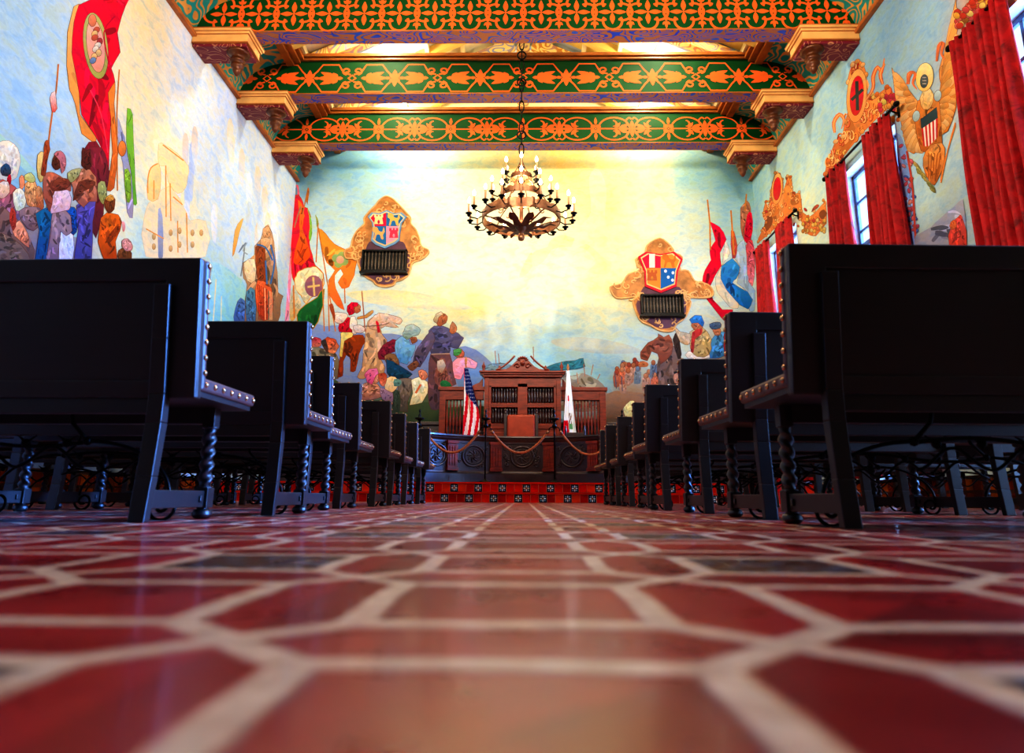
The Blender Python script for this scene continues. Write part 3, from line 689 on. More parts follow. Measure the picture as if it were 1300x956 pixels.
def cartouche(T, mass, shield, rx, ry, s=1):
    p.T = T; p.ol = .35
    p.poly(mass, '#e0985c', '#c87a4c', 2, .4, '#a85a34')
    us = [q[0] for q in mass]; vs = [q[1] for q in mass]
    for k in range(46):
        i = random.randrange(len(mass)); cu, cv = mass[i]; t = random.uniform(.12, .5)
        u = cu + (shield[0] - cu) * t + random.uniform(-6, 6); v = cv + (shield[1] + ry * .8 - cv) * t * .6
        p.ell(u, v, random.uniform(4, 9) * s, random.uniform(6, 14) * s, random.choice(['#c84a44', '#eab060', '#f0c880', '#b85a3c', '#d87a5c', '#e8c070']), None, random.uniform(-1, 1), 9)
    x0, x1, y0, y1 = min(us), max(us), min(vs), max(vs)
    def inside(u, v):
        r = False
        for i in range(len(mass)):
            (ax, ay), (bx, by) = mass[i], mass[i - 1]
            if (ay > v) != (by > v) and u < (bx - ax) * (v - ay) / (by - ay) + ax: r = not r
        return r
    n = 0
    while n < 60:
        u, v = random.uniform(x0, x1), random.uniform(y0, y1)
        if not inside(u, v): continue
        n += 1; r0 = random.uniform(10, 22) * s; an = random.random() * 6; dr = random.choice((-1, 1))
        sp = [(u + r0 * .7 * (1 - q / 7.5) * math.cos(an + dr * q), v + r0 * 1.25 * (1 - q / 7.5) * math.sin(an + dr * q)) for q in lins(0, 6, 12)]
        p.stroke(sp, 6 * s, '#a4542c', sm=0, taper=True); p.stroke([(a_ - 2, b_ - 2.5) for a_, b_ in sp], 4 * s, random.choice(['#f6d29c', '#f0bc80', '#e8a05c', '#e07a5c']), sm=0, taper=True)
    for q in mass: p.ell(q[0] + (shield[0] - q[0]) * .04, q[1] + (shield[1] - q[1]) * .03, 8 * s, 11 * s, random.choice(['#e8a868', '#f0c088', '#d8804c']), None, random.random(), 9, .3)
    p.ell(*shield, rx * 1.5, ry * 1.35, '#efb878', '#d8945c', .08, 22, .4); p.ell(*shield, rx, ry, '#d83c48', '#b83a3c', .08, 22, .3)
cartouche((1040, 0, 3.085), [(20,690),(32,640),(62,560),(92,540),(100,480),(122,400),(112,320),(130,250),(150,236),(172,250),(186,290),(190,380),(230,370),(270,340),(300,380),(318,470),(285,420),(250,440),(170,520),(70,640)], (148, 375), 26, 78)
p.stroke([(148,318),(151,432)], 13, '#39413c', sm=0); p.stroke([(127,392),(172,350)], 12, '#39413c', sm=0)
for s_ in ([(185,390),(212,345),(212,300),(230,262),(246,285),(256,228)], [(250,330),(240,290),(258,250)], [(62,520),(58,480),(80,448),(98,470),(88,505)], [(350,330),(352,290),(372,280)]):
    p.stroke(s_, 15, '#d87a50', taper=True); p.stroke(s_, 6, '#f0b078', taper=True)
for k in range(14):
    p.ell(240 + random.uniform(-10, 75), 370 + random.uniform(0, 60), 9, 11, random.choice(['#d85060', '#e8a860', '#e8d070', '#c84858']), None, 0, 10)
cartouche((900, 200, 4.78), [(296,520),(320,450),(345,400),(330,340),(345,270),(362,320),(378,200),(402,90),(430,100),(447,130),(452,210),(480,110),(500,115),(508,180),(515,230),(555,210),(568,330),(610,362),(650,330),(708,262),(712,400),(650,475),(600,462),(560,380),(520,320),(400,430)], (415, 190), 22, 70, .9)
for k in range(30): p.ell(random.uniform(570, 705), random.uniform(375, 455), 9, 12, random.choice(['#e0b860', '#d88a5c', '#c85a4c', '#e8c880', '#b8864c']), None, 0, 9)
p.poly([(625,330),(645,295),(668,285),(660,305)], '#b8604c', None, 2)
# eagle with striped shield
p.T = (1040, 0, 3.085); p.ol = .45
p.poly([(288,265),(312,320),(345,345),(378,385),(402,420),(388,460),(402,560),(372,602),(345,582),(322,480),(300,380)], '#f0bc7c', '#d08e54', 2)
p.poly([(538,-10),(540,180),(538,420),(505,512),(472,522),(470,400),(480,340),(470,275),(500,190),(520,90)], '#eab070', '#c8803f', 2)
def along(pts, t):
    t = max(0, min(.9999, t)) * (len(pts) - 1); i = int(t); f = t - i
    return tuple(pts[i][k] * (1 - f) + pts[i + 1][k] * f for k in (0, 1))
def feathers(inner, outer, n, w, cols):
    for k in range(n):
        t = k / (n - 1); (ax, ay), (bx, by) = along(inner, t), along(outer, t); dx, dy = bx - ax, by - ay; l = math.hypot(dx, dy) or 1; nx, ny = -dy / l * w, dx / l * w
        p.poly([(ax, ay), (ax + dx * .45 + nx, ay + dy * .45 + ny), (bx - dx * .08 + nx * .8, by - dy * .08 + ny * .8), (bx, by), (bx - dx * .08 - nx * .8, by - dy * .08 - ny * .8), (ax + dx * .45 - nx, ay + dy * .45 - ny)], cols[k % len(cols)], None, 2, .3, '#b0683a')
p.dabs = False
feathers([(345,345),(380,400),(395,480),(402,560)], [(292,285),(302,400),(325,510),(350,592),(400,600)], 13, 11, ['#f0c488', '#eab878', '#f4cc94'])
feathers([(350,350),(385,400),(398,460),(400,520)], [(322,330),(345,420),(365,490),(392,545)], 9, 10, ['#e8b070', '#dea464'])
feathers([(480,330),(472,360),(470,420),(470,500)], [(538,30),(542,200),(540,380),(525,470),(480,528)], 14, 13, ['#ecb878', '#e4ac6a', '#f0c488'])
feathers([(485,330),(475,360),(472,410),(470,460)], [(515,200),(518,300),(515,390),(490,470)], 9, 11, ['#dea05c', '#e4ac6a'])
p.dabs = True
p.poly([(388,395),(440,368),(472,400),(482,560),(460,602),(400,592),(378,480)], '#dc9454', '#b06a38', 2)
p.poly([(420,590),(480,558),(494,620),(462,712),(440,718),(408,650)], '#dfa060', '#b87040', 2)
for k in range(5): p.stroke([(430 + 12 * k, 600), (430 + 8 * k, 700)], 4, '#a86434')
p.poly([(395,385),(425,340),(450,372),(440,420),(412,430)], '#f0d8a0', '#d8a868', 2)
p.ell(415, 302, 34, 56, '#f8e6a8', '#f0c878', .1, 22); p.ell(413, 318, 15, 26, '#5c6e70', '#46585c', .1, 16)
for k in range(9): p.ell(409 + (k % 3) * 5, 304 + (k // 3) * 12, 2.2, 3, '#d8dcd0', None, 0, 6)
p.stroke([(345,330),(362,285),(378,292),(368,325),(385,350)], 12, '#dc8258', taper=True); p.stroke([(462,240),(470,180),(488,170),(480,210),(496,235)], 14, '#dc8258', taper=True)
p.ell(382, 455, 14, 22, '#bcd4d4', None, .2, 12); p.ell(466, 375, 14, 22, '#bcd4d4', None, .2, 12)
p.poly([(400,468),(462,420),(466,462),(402,505)], '#3c5458', '#30464c', 0)
n = 9
for k in range(n):
    u0, u1 = k / n, (k + 1) / n
    a = lambda t: (402 + 64 * t, 505 - 43 * t); b = lambda t: (410 + 56 * t, 572 + 2 * math.sin(t * 3) - 42 * max(0, t - .35) * 1.3)
    p.ol = None
    p.poly([a(u0), a(u1), b(u1), b(u0)], '#c83c3c' if k % 2 == 0 else '#f0e4d4', '#c04040' if k % 2 == 0 else '#e8d4c4', 0)
p.ol = .4
for k in range(3): p.stroke([(535, 480 + 6 * k), (505, 590), (478, 700 + 8 * k)], 5, '#d88c50')
for k in range(12):
    u, v = 355 + 7 * k + random.uniform(-8, 8), 620 + 10 * k
    p.poly([(u, v), (u + 14, v + 8), (u + 26, v + 24), (u + 8, v + 18)], random.choice(['#b8ac64', '#98985a', '#c8b070']), None, 2, .2)
# painted border beside the window, flowers over the near one, hill
p.poly([(302,520),(345,590),(372,760),(382,960),(335,960),(325,760)], '#8fb0dc', '#8aa8d8', 2, 0)
for k in range(34):
    v = 560 + random.uniform(0, 390); u = 318 + (v - 540) * .085 + random.uniform(0, 40)
    p.ell(u, v, 6, 10, random.choice(['#d87a8c', '#c06478', '#5a78c0', '#e0a0a0']), None, random.random() * 3, 8)
p.stroke([(345,592),(368,740),(380,955)], 8, '#b85848')
for k in range(70):
    t = random.random(); u = 540 + 140 * t; v = 118 - 108 * t + random.uniform(-70, -6)
    p.ell(u, v, 12, 14, random.choice(['#d0605c', '#c8503f', '#e0b058', '#d87a6c', '#e8c878', '#a8703c']), None, random.random() * 3, 9)
p.ol = .3
p.poly([(380,925),(440,890),(482,850),(530,810),(566,780),(580,960),(380,960)], '#a0a6bc', '#8a8c9c', 2, 0)
p.poly([(520,885),(545,850),(562,848),(582,960),(512,960)], '#d0605a', '#b0483f', 2); p.poly([(512,885),(530,860),(540,885),(525,900)], '#d87a50', None, 2)
# reveals belong to the wall
rc = lin('#d8ecec')
for c in WIN:
    a, b, x1 = c - WW, c + WW, WX + .27
    for q in ([(WX, a, WZ0), (WX, a, WZ1), (x1, a, WZ1), (x1, a, WZ0)], [(WX, b, WZ0), (x1, b, WZ0), (x1, b, WZ1), (WX, b, WZ1)],
              [(WX, a, WZ1), (WX, b, WZ1), (x1, b, WZ1), (x1, a, WZ1)], [(WX, a, WZ0), (x1, a, WZ0), (x1, b, WZ0), (WX, b, WZ0)]):
        mb.add(q, [(0, 1, 2, 3)], False, rc)
wall_right = mb.build('wall_right', M['mural'], fix=False); struct(wall_right)

for i, c in enumerate(WIN):
    w = empty('window_%d' % (i + 1), (WX + .2, c, WZ0)); struct(w)
    H = WZ1 - WZ0
    m = MB()
    for y0, y1, z0, z1 in ((-WW, -WW + .07, 0, H), (WW - .07, WW, 0, H), (-WW, WW, 0, .08), (-WW, WW, H - .08, H), (-.04, .04, 0, H), (-WW, WW, H * .74, H * .74 + .1), (-WW, WW, H * .3, H * .3 + .08)):
        m.box(0, .06, y0, y1, z0, z1)
    m.build('window_frame', M['steel'], w, .008)
    m = MB()
    for y in (-WW * .5, WW * .5): m.box(.015, .045, y - .026, y + .026, 0, H)
    for k in range(1, 10): m.box(.015, .045, -WW, WW, H * k / 10 - .026, H * k / 10 + .026)
    m.build('muntin', M['steel'], w)
    MB().box(.028, .032, -WW + .03, WW - .03, .03, H - .03).build('pane', M['glass'], w)

wb = MB().box(-WX, WX, YB - .1, YB, 0, 9.2).build('wall_front', simple('darkened plaster', '#1c1612', .9, 0, .1)); struct(wb)  # unseen wall behind the camera, coloured dark to cut bounce light

# dado and skirting
m = MB().box(-WX, WX, WY - .09, WY - .003, PLAT, 1.83)
for k in range(20): m.box(-WX + .1 + k * .6, -WX + .55 + k * .6, WY - .115, WY - .09, PLAT + .25, 1.65)
m.box(-WX, WX, WY - .15, WY - .003, 1.79, 1.87)
struct(m.build('baseboard_back', M['wood_dark'], None, .01))
for s, nm in ((-1, 'baseboard_left'), (1, 'baseboard_right')):
    pt = Painter(lambda u, v, s=s: Vector((s * (WX - .03), u, v)), (-s, 0, 0))
    pt.mb.box(min(s * WX, s * (WX - .03)), max(s * WX, s * (WX - .03)), YB, 13.1, 0, .42, None, lin('#3a2a22'))
    for r in range(2):
        for k in range(70):
            y = 2.2 + k * .155
            pt.poly([(y, .05 + r * .18), (y + .145, .05 + r * .18), (y + .145, .19 + r * .18), (y, .19 + r * .18)], random.choice(['#7a3a1a', '#6a2c14', '#5a2412', '#8a4a20']), None, 0)
    struct(pt.mb.build(nm, M['tilepaint'], fix=False))

# ---- tiled steps and platform
m = MB().box(-WX, WX, 13.35, WY, 0, PLAT)
struct(m.build('floor_platform', M['floor']))
for st, (y, z0, z1) in enumerate(((13.1, 0, .19), (13.35, .19, PLAT))):
    pt = Painter(lambda u, v, y=y: Vector((u, y, v)), (0, -1, 0), None, 4e-5, .012)
    pt.mb.box(-WX, WX, y - .01, y + (.25 if st == 0 else .02), z0 - (.0 if st == 0 else .19) + .0, z1, None, lin('#d08a78'))
    pt.mb.box(-WX, WX, y - .03, y + .25, z1 - .028, z1 + .002, None, lin('#c8382c'))
    for k in range(80):
        x = -WX + .02 + k * .1535; off = (0, 1)[st]
        z = z0 + .01
        if (k + (0 if st else 1)) % 3 == 0:
            q = .144
            pt.poly([(x, z), (x + q, z), (x + q, z + q), (x, z + q)], '#1c2430', '#1c2430', 0)
            cx, cz = x + q / 2, z + q / 2
            for j in range(4):
                a = j * PI / 2
                pt.ell(cx + .036 * math.cos(a), cz + .036 * math.sin(a), .021, .012, '#d8dcd8', '#d8dcd8', a, 10)
                pt.ell(cx + .05 * math.cos(a + PI / 4), cz + .05 * math.sin(a + PI / 4), .015, .01, '#8fb4d0', '#8fb4d0', a + PI / 4, 8)
            pt.ell(cx, cz, .013, .013, '#c8783c', None, 0, 8)
        else:
            pt.poly([(x, z), (x + .144, z), (x + .144, z + .145), (x, z + .145)], random.choice(['#d0302a', '#de3c30', '#bc2420', '#e0503c', '#a81c1a']), None, 0)
    struct(pt.mb.build('trim_%d' % (1 + st), M['tilepaint'], fix=False))

# ---- ceiling: open gabled roof with rafters, side soffits, coves
m = MB()
cs = [lin(c) for c in ('#f6ecc0', '#dfe8ec', '#f3dc88', '#c8d4e0', '#f8f0d0', '#e8cf80')]
XI = 4.75; ZR = 11.6
n = 64
for s in (-1, 1):
    for k in range(n):
        y0 = YB + (WY - YB) * k / n; y1 = YB + (WY - YB) * (k + 1) / n
        m.add([(s * XI, y0, 9.35), (0, y0, ZR), (0, y1, ZR), (s * XI, y1, 9.35)], [(0, 1, 2, 3)], False, random.choice(cs))
    for k in range(24):
        t = (k + .5) / 24 ; x = s * XI * (1 - t); z = 9.35 + (ZR - 9.35) * t
        if k % 4 == 0: m.box(x - .05, x + .05, YB, WY, z - .16, z - .02, None, lin('#e6d8a8'))
    for k in range(22):
        y = YB + .3 + k
        m.hull([(s * XI, y - .07, 9.1), (s * XI, y + .07, 9.1), (s * XI, y + .07, 9.34), (s * XI, y - .07, 9.34)], [(0, y - .07, ZR - .26), (0, y + .07, ZR - .26), (0, y + .07, ZR - .02), (0, y - .07, ZR - .02)], lin('#e8c878' if k % 2 else '#9fb4d4'))
    m.add([(s * XI, YB, 9.1), (s * (WX + .1), YB, 9.1), (s * (WX + .1), WY, 9.1), (s * XI, WY, 9.1), (s * XI, YB, 9.36), (s * XI, WY, 9.36), (s * (WX + .1), WY, 9.36), (s * (WX + .1), YB, 9.36)], [(0, 1, 2, 3), (0, 3, 5, 4), (4, 5, 6, 7)], False, lin('#3a5a48'))
m.add([(-XI, WY, 9.2), (XI, WY, 9.2), (XI, WY, 9.36), (0, WY, ZR + .02), (-XI, WY, 9.36)], [(0, 1, 2, 3, 4)], False, lin('#e8e0b8'))
m.add([(-WX, YB, 9.0), (WX, YB, 9.0), (WX, YB, 9.4), (0, YB, ZR + .05), (-WX, YB, 9.4)], [(0, 1, 2, 3, 4)], False, lin('#6a5a40'))
struct(m.build('ceiling', M['paint'], fix=False))
for s, i in ((-1, 3), (1, 4)):
    m = MB(); K = 8; pr = []
    for k in range(K + 1):
        a = PI / 2 * k / K
        pr.append((s * (WX - .01 - 1.0 * (1 - math.cos(a))), 8.33 + .77 * math.sin(a)))
    for k in range(K):
        m.add([(pr[k][0], YB, pr[k][1]), (pr[k + 1][0], YB, pr[k + 1][1]), (pr[k + 1][0], WY, pr[k + 1][1]), (pr[k][0], WY, pr[k][1])], [(0, 1, 2, 3)], True)
    struct(m.build('trim_%d' % i, M['cove'], fix=False))
    m = MB(); 
    m.box(min(s * WX, s * (WX - .09)), max(s * WX, s * (WX - .09)), YB, WY, 8.2, 8.27); m.box(min(s * WX, s * (WX - .05)), max(s * WX, s * (WX - .05)), YB, WY, 8.27, 8.34)
    struct(m.build('trim_%d' % (i + 2), M['brownmould'], None, .01))
    m = MB()
    for a, z0, z1 in ((4.95, 9.02, 9.1), (4.82, 9.08, 9.18), (4.74, 9.14, 9.3)): m.box(s * a - .08, s * a + .08, YB, WY, z0, z1)
    struct(m.build('trim_%d' % (i + 4), M['giltwood'], None, .01))
# ================================================================== BEAMS AND CORBELS
GREEN, CORAL = '#0a4a20', '#ea7446'
def scroll(cu, cv, r0, r1, a0, turns, n=16, sx=1, sy=1):
    return [(cu + sx * (r0 + (r1 - r0) * i / n) * math.cos(a0 + turns * 2 * PI * i / n), cv + sy * (r0 + (r1 - r0) * i / n) * math.sin(a0 + turns * 2 * PI * i / n)) for i in range(n + 1)]
def leaf(p, u, v, l, w, a, col=CORAL, ser=0):
    pts = []
    for t, k in ((0, 0), (.25, .75), (.5, 1), (.75, .62), (1, 0)): pts.append((t * l, k * w / 2))
    pts += [(t * l, -k * w / 2) for t, k in ((.75, .62), (.5, 1), (.25, .75))]
    c, s = math.cos(a), math.sin(a)
    p.poly([(u + x * c - y * s, v + x * s + y * c) for x, y in pts], col, col, 2, jit=.04)
def pat_quatrefoil(p, u, v, H):
    r = H * .2
    for k in range(4):
        a = k * PI / 2 + PI / 2
        cu, cv = u + r * 1.2 * math.cos(a), v + r * 1.2 * math.sin(a)
        p.stroke([(cu + r * 1.08 * math.cos(a + t), cv + r * 1.08 * math.sin(a + t)) for t in lins(-PI * .66, PI * .66, 14)], .045, CORAL, sm=0)
        leaf(p, u + .015 * math.cos(a), v + .015 * math.sin(a), r * 1.5, r * .6, a)
    p.ell(u, v, .02, .02, CORAL, CORAL)
def pat_fleur(p, u, v, s):
    for a, l in ((-PI / 2 * s, .15), (-PI / 2 * s + .8, .1), (-PI / 2 * s - .8, .1)): leaf(p, u, v, l, .055, a)
    leaf(p, u, v, .1, .06, PI / 2 * s)
def pat_frame(p, u, v, H, U0):
    """diamond knot with four scrolls, then a six sided frame holding a palmette each side"""
    h = H * .40; f0 = p.fn; kx = 1.13
    p.fn = lambda a, b: f0(U0 + a * kx, b)
    for s in (-1, 1):
        for t in (-1, 1):
            p.stroke(scroll(u + s * .105, v + t * .17, .085, .02, -t * PI / 2 if 1 else 0, 1.15 * s * t, 18), .036, CORAL, sm=0)
            p.stroke([(u + s * .03, v + t * .085), (u + s * .15, v + t * .12), (u + s * .2, v + t * .2), (u + s * .26, v + t * h), (u + s * .56, v + t * h), (u + s * .66, v + t * .16), (u + s * .8, v)], .034, CORAL, sm=0)
        for a, l, w in ((0, .38, .15), (.42, .36, .12), (-.42, .36, .12), (.95, .16, .09), (-.95, .16, .09)):
            leaf(p, u + s * .27, v, l, w, a if s > 0 else PI - a)
        leaf(p, u + s * .17, v, .14, .08, 0 if s > 0 else PI)
        for a in (PI / 2, -PI / 2, PI / 4, -PI / 4, 3 * PI / 4, -3 * PI / 4): leaf(p, u + s * .8, v, .2 if abs(abs(a) - PI / 2) < .1 else .14, .09, a)
        leaf(p, u + s * .72, v, .12, .07, PI if s > 0 else 0)
    p.stroke([(u, v + .07), (u + .07, v), (u, v - .07), (u - .07, v)], .034, CORAL, True, 0)
    p.fn = f0
def pat_rings(p, u, v, H, U0):
    """flower with a ring of foliage each side"""
    f0 = p.fn; kx = 1.1
    p.fn = lambda a, b: f0(U0 + a * kx, b)
    for k in range(4):
        a = k * PI / 2 + PI / 4
        p.ell(u + .075 * math.cos(a), v + .075 * math.sin(a), .058, .058, CORAL, CORAL)
    p.poly([(u, v + .05), (u + .05, v), (u, v - .05), (u - .05, v)], GREEN, GREEN, 0)
    p.ell(u, v, .02, .02, CORAL, CORAL)
    for t in (-1, 1): leaf(p, u, v + t * .1, .2, .07, t * PI / 2)
    for s in (-1, 1):
        cu = u + s * .4; R_ = H * .37
        p.stroke([(cu + 1.15 * R_ * math.cos(a), v + R_ * math.sin(a)) for a in lins(0, 2 * PI, 28)], .036, CORAL, sm=0)
        p.stroke([(u + s * .1, v), (u + s * .62, v)], .034, CORAL)
        for t in (-1, 1):
            p.stroke(scroll(cu - s * .02, v + t * .115, .1, .05, (PI / 2 * t) if s > 0 else (PI - PI / 2 * t) , .52 * t * s * -1, 12), .04, CORAL, sm=0, taper=True)
            leaf(p, cu + s * .02, v + t * .01, .19, .085, (t * .9) if s > 0 else PI - t * .9)
            p.stroke([(u + s * .73, v + t * .06), (u + s * .66, v + t * .2), (u + s * .73, v + t * .29), (u + s * .78, v + t * .25)], .034, CORAL)
        for a in (0, .5, -.5): leaf(p, cu + s * .1, v, .24, .1, a if s > 0 else PI - a)
    for t in (-1, 1):
        leaf(p, u + .79, v, .22, .09, t * PI / 2)
    p.ell(u + .79, v, .05, .04, CORAL, CORAL)
    p.fn = f0

BEAMS = [10.82, 12.8, 14.86]
BW = .33
texts = ['painted ceiling beam with coral quatrefoils on green, nearest the camera', 'painted ceiling beam with coral six-sided frames and palmettes, middle of three', 'painted ceiling beam with coral rings of foliage, closest to the far wall']
for i, y in enumerate(BEAMS):
    root = empty('ceiling_beam', (0, y, ZC)); tag(root, texts[i], 'beam', 'painted ceiling beams', 'thing')
    H = ZT - ZC
    pt = Painter(lambda u, v: Vector((u, 0, v)), (0, -1, 0), None, 3e-5, .002)
    pt.mb.box(-WX + .02, WX - .02, 0, BW, .012, H, None, lin(GREEN))
    mid = H * .47
    if i == 0:
        for k in range(-9, 9):
            u = (k + .5) * .647; pat_quatrefoil(pt, u, mid, H)
            pat_fleur(pt, u + .3235, mid - .2, 1); pat_fleur(pt, u + .3235, mid + .2, -1); pt.stroke([(u + .26, mid), (u + .387, mid)], .07, CORAL)
    elif i == 1:
        for k in range(-3, 4): pat_frame(pt, 0, mid, H, k * 1.81)
    else:
        for k in range(-3, 4): pat_rings(pt, 0, mid, H, k * 1.74)
    pt.mb.build('beam_face', M['paint'], root, fix=False)
    MB().box(-WX + .02, WX - .02, 0, BW, -.002, .012).build('soffit', M['soffit'], root)
    m = MB().box(-WX + .02, WX - .02, -.05, BW + .05, H - .015, H + .045); m.box(-WX + .02, WX - .02, -.09, BW + .09, H + .045, H + .12); m.box(-WX + .02, WX - .02, -.02, .0, -.004, .02); m.box(-WX + .02, WX - .02, BW, BW + .02, -.004, .02)
    m.build('moulding', M['giltwood'], root, .008)
    m = MB()
    for s in (-1, 1): bars(m, (s * 4.5, BW / 2, H + .14), (s * .25, BW / 2, ZR - ZC - .45), .2, .24)
    m.box(-.14, .14, BW / 2 - .1, BW / 2 + .1, H + .1, ZR - ZC - .3)
    m.build('truss', M['truss'], root)
    for s in (-1, 1):
        m = MB()
        xa, xb = s * (WX - .01), s * 4.98
        for e, z0, z1 in ((0, -.27, -.1), (.03, -.1, -.055), (.06, -.055, -.005)):
            m.box(min(xa, xb - s * e), max(xa, xb - s * e), -.08 - e, BW + .16 + e, z0, z1)
        cb = m.build('corbel', M['cream'], root, .008)
        m = MB()
        for e, z0, z1 in ((.012, -.278, -.255), (.018, -.105, -.09), (.042, -.06, -.046), (.07, -.012, .004)): m.box(min(xa, xb - s * e), max(xa, xb - s * e), -.08 - e, BW + .16 + e, z0, z1)
        m.build('corbel_moulding', M['brownmould'], cb, .004)
        m = MB().box(min(xa, xb + s * .03), max(xa, xb + s * .03), -.05, BW + .13, -.33, -.27); m.build('corbel_underside', M['corbelbase'], cb, .01)
        m = MB().lathe([(.2, 0), (.21, -.03), (.17, -.06), (.12, -.085), (.1, -.12), (.115, -.15), (.14, -.17), (.14, -.2), (.11, -.22), (.1, -.25), (.12, -.275), (.11, -.31), (.07, -.34), (.08, -.37), (.06, -.42), (.03, -.46), (.005, -.48)], (s * 5.22, BW / 2 - .02, -.33), 16)
        m.build('pendant', M['pendant'], cb)

# ================================================================== CARTOUCHES WITH VENTS ON THE FAR WALL
def wall_cartouche(T, outline, plaque, shield, edge, quarters, vent, label):
    ox, oy, sc = T
    def W(u, v): q = aty(ox + u / sc, oy + v / sc, WY); return q.x, q.z
    o3 = W(shield[0][0], shield[0][1])
    root = empty('wall_cartouche', (o3[0], WY, o3[1])); tag(root, label, 'wall ornament', 'cartouches on the far wall')
    loc = Vector((o3[0], WY, o3[1]))
    def fn(u, v, d): x, z = W(u, v); return Vector((x, WY - d, z)) - loc
    # frame: stepped relief
    m = MB(); q = smooth_loop(outline, 3); m.prism(q, fn, .0, .03)
    cu = sum(a for a, b in q) / len(q); cv = sum(b for a, b in q) / len(q)
    pt = Painter(lambda u, v: fn(u, v, .032), (0, -1, 0), m)
    m.build('scroll_frame', M['gold'], root, .006)
    m = MB()
    n = len(q)
    for k in range(0, n):   # rolled edge
        pass
    m.tube([fn(a, b, .035) for a, b in q] + [fn(*q[0], .035)], .022, 6, None, False)
    rnd = random.Random(4)
    for k in range(60):
        i = rnd.randrange(n); a, b = q[i]; t = rnd.uniform(.10, .30)
        a, b = a + (cu - a) * t, b + (cv - b) * t
        r0 = rnd.uniform(.05, .13); an = rnd.random() * 6
        c = fn(a, b, .04)
        m.tube([c + Vector((math.cos(an + w) * r0 * (1 - w / 7), 0, math.sin(an + w) * r0 * (1 - w / 7))) for w in lins(0, 5.5, 12)], .02, 6)
    m.build('scrollwork', M['gold_light'], root)
    MB().prism(smooth_loop(plaque, 2), fn, .03, .05).build('plaque', M['plum'], root, .006)
    m = MB().prism(shield, fn, .05, .09, lin(edge)); sc_u = sum(a for a, b in shield) / len(shield); sc_v = sum(b for a, b in shield) / len(shield)
    inner = [(sc_u + (a - sc_u) * .84, sc_v + (b - sc_v) * .84) for a, b in shield]
    pt = Painter(lambda u, v: fn(u, v, .092), (0, -1, 0), m)
    rim = [(sc_u + (a - sc_u) * .9, sc_v + (b - sc_v) * .9) for a, b in shield]
    pt.poly(rim, '#f0d8a0', '#e0c080', 0); 
    def clip(poly, ax, val, keep):
        out = []
        for i in range(len(poly)):
            a, b = poly[i], poly[(i + 1) % len(poly)]; fa, fb = keep * (a[ax] - val), keep * (b[ax] - val)
            if fa >= 0: out.append(a)
            if fa * fb < 0: t = fa / (fa - fb); out.append((a[0] + (b[0] - a[0]) * t, a[1] + (b[1] - a[1]) * t))
        return out
    for k, (sx, sy) in enumerate(((-1, -1), (1, -1), (-1, 1), (1, 1))):
        pt.poly(clip(clip(inner, 0, sc_u, sx), 1, sc_v, sy), quarters[k][0], quarters[k][0], 0)
        wu = (max(a for a, b in inner) - min(a for a, b in inner)) / 4; wv = (max(b for a, b in inner) - min(b for a, b in inner)) / 4
        u, v = sc_u + sx * wu * .92, sc_v + sy * wv * .85; c = quarters[k][1]
        kind = quarters[k][2]
        if kind == 'tower':
            w, h = wu * .55, wv * .6
            pt.poly([(u - w, v + h), (u - w * .8, v - h * .3), (u - w, v - h * .4), (u - w, v - h), (u - w * .5, v - h), (u - w * .5, v - h * .6), (u - w * .2, v - h * .6), (u - w * .2, v - h), (u + w * .2, v - h), (u + w * .2, v - h * .6), (u + w * .5, v - h * .6), (u + w * .5, v - h), (u + w, v - h), (u + w, v - h * .4), (u + w * .8, v - h * .3), (u + w, v + h)], c, c, 0)
            pt.ell(u, v + h * .55, w * .25, h * .4, quarters[k][0], None)
        elif kind == 'beast':
            w, h = wu * .75, wv * .75
            pt.poly([(u - w * .9, v - h), (u - w * .2, v - h * .9), (u, v - h * .4), (u + w * .6, v - h * .2), (u + w * .8, v - h), (u + w, v - h * .2), (u + w * .7, v + h * .3), (u + w * .8, v + h), (u + w * .4, v + h), (u + w * .2, v + h * .3), (u - w * .3, v + h * .3), (u - w * .5, v + h), (u - w * .8, v + h), (u - w * .6, v), (u - w, v - h * .3)], c, c, 2)
        elif kind == 'stars':
            for a, b in ((-.4, -.5), (.4, -.3), (-.1, .2), (.35, .55)): pt.ell(u + a * wu, v + b * wv, wu * .16, wu * .18, c, c, 0, 6)
        elif kind == 'pillar': pt.poly([(u - wu * .3, v - wv * .8), (u + wu * .3, v - wv * .8), (u + wu * .3, v + wv * .8), (u - wu * .3, v + wv * .8)], c, c, 0)
    m.build('shield', M['paint'], root, fix=False)
    (u0, v0), (u1, v1) = vent
    a, b = fn(u0, v0, 0), fn(u1, v1, 0)
    x0, x1, z0, z1 = a.x, b.x, b.z, a.z
    m = MB()
    m.box(x0, x1, -.07, -.05, z0, z1)
    t = .045
    for q in ((x0, x1, z0, z0 + t), (x0, x1, z1 - t, z1), (x0, x0 + t, z0, z1), (x1 - t, x1, z0, z1)): m.box(q[0], q[1], -.2, -.05, q[2], q[3])
    m.box(x0 - .03, x1 + .03, -.23, -.05, z0 - .05, z0)
    m.build('vent_frame', M['blackiron'], root, .006)
    N_ = 12; h = z1 - z0 - 2 * t
    prof = [(.012, 0), (.012, .06), (.02, .09), (.01, .13), (.02, .25), (.024, .4), (.016, .6), (.01, .8), (.02, .88), (.012, .92), (.012, 1)]
    for k in range(N_):
        x = x0 + t + (x1 - x0 - 2 * t) * (k + .5) / N_
        m = MB().lathe([(r, z * h) for r, z in prof], (x, -.15, z0 + t), 8); m.build('spindle', M['spindle_dark'], root)
M['spindle_dark'] = simple('grey brown spindle', '#6a5c4c', .4, .2, .3, 20)
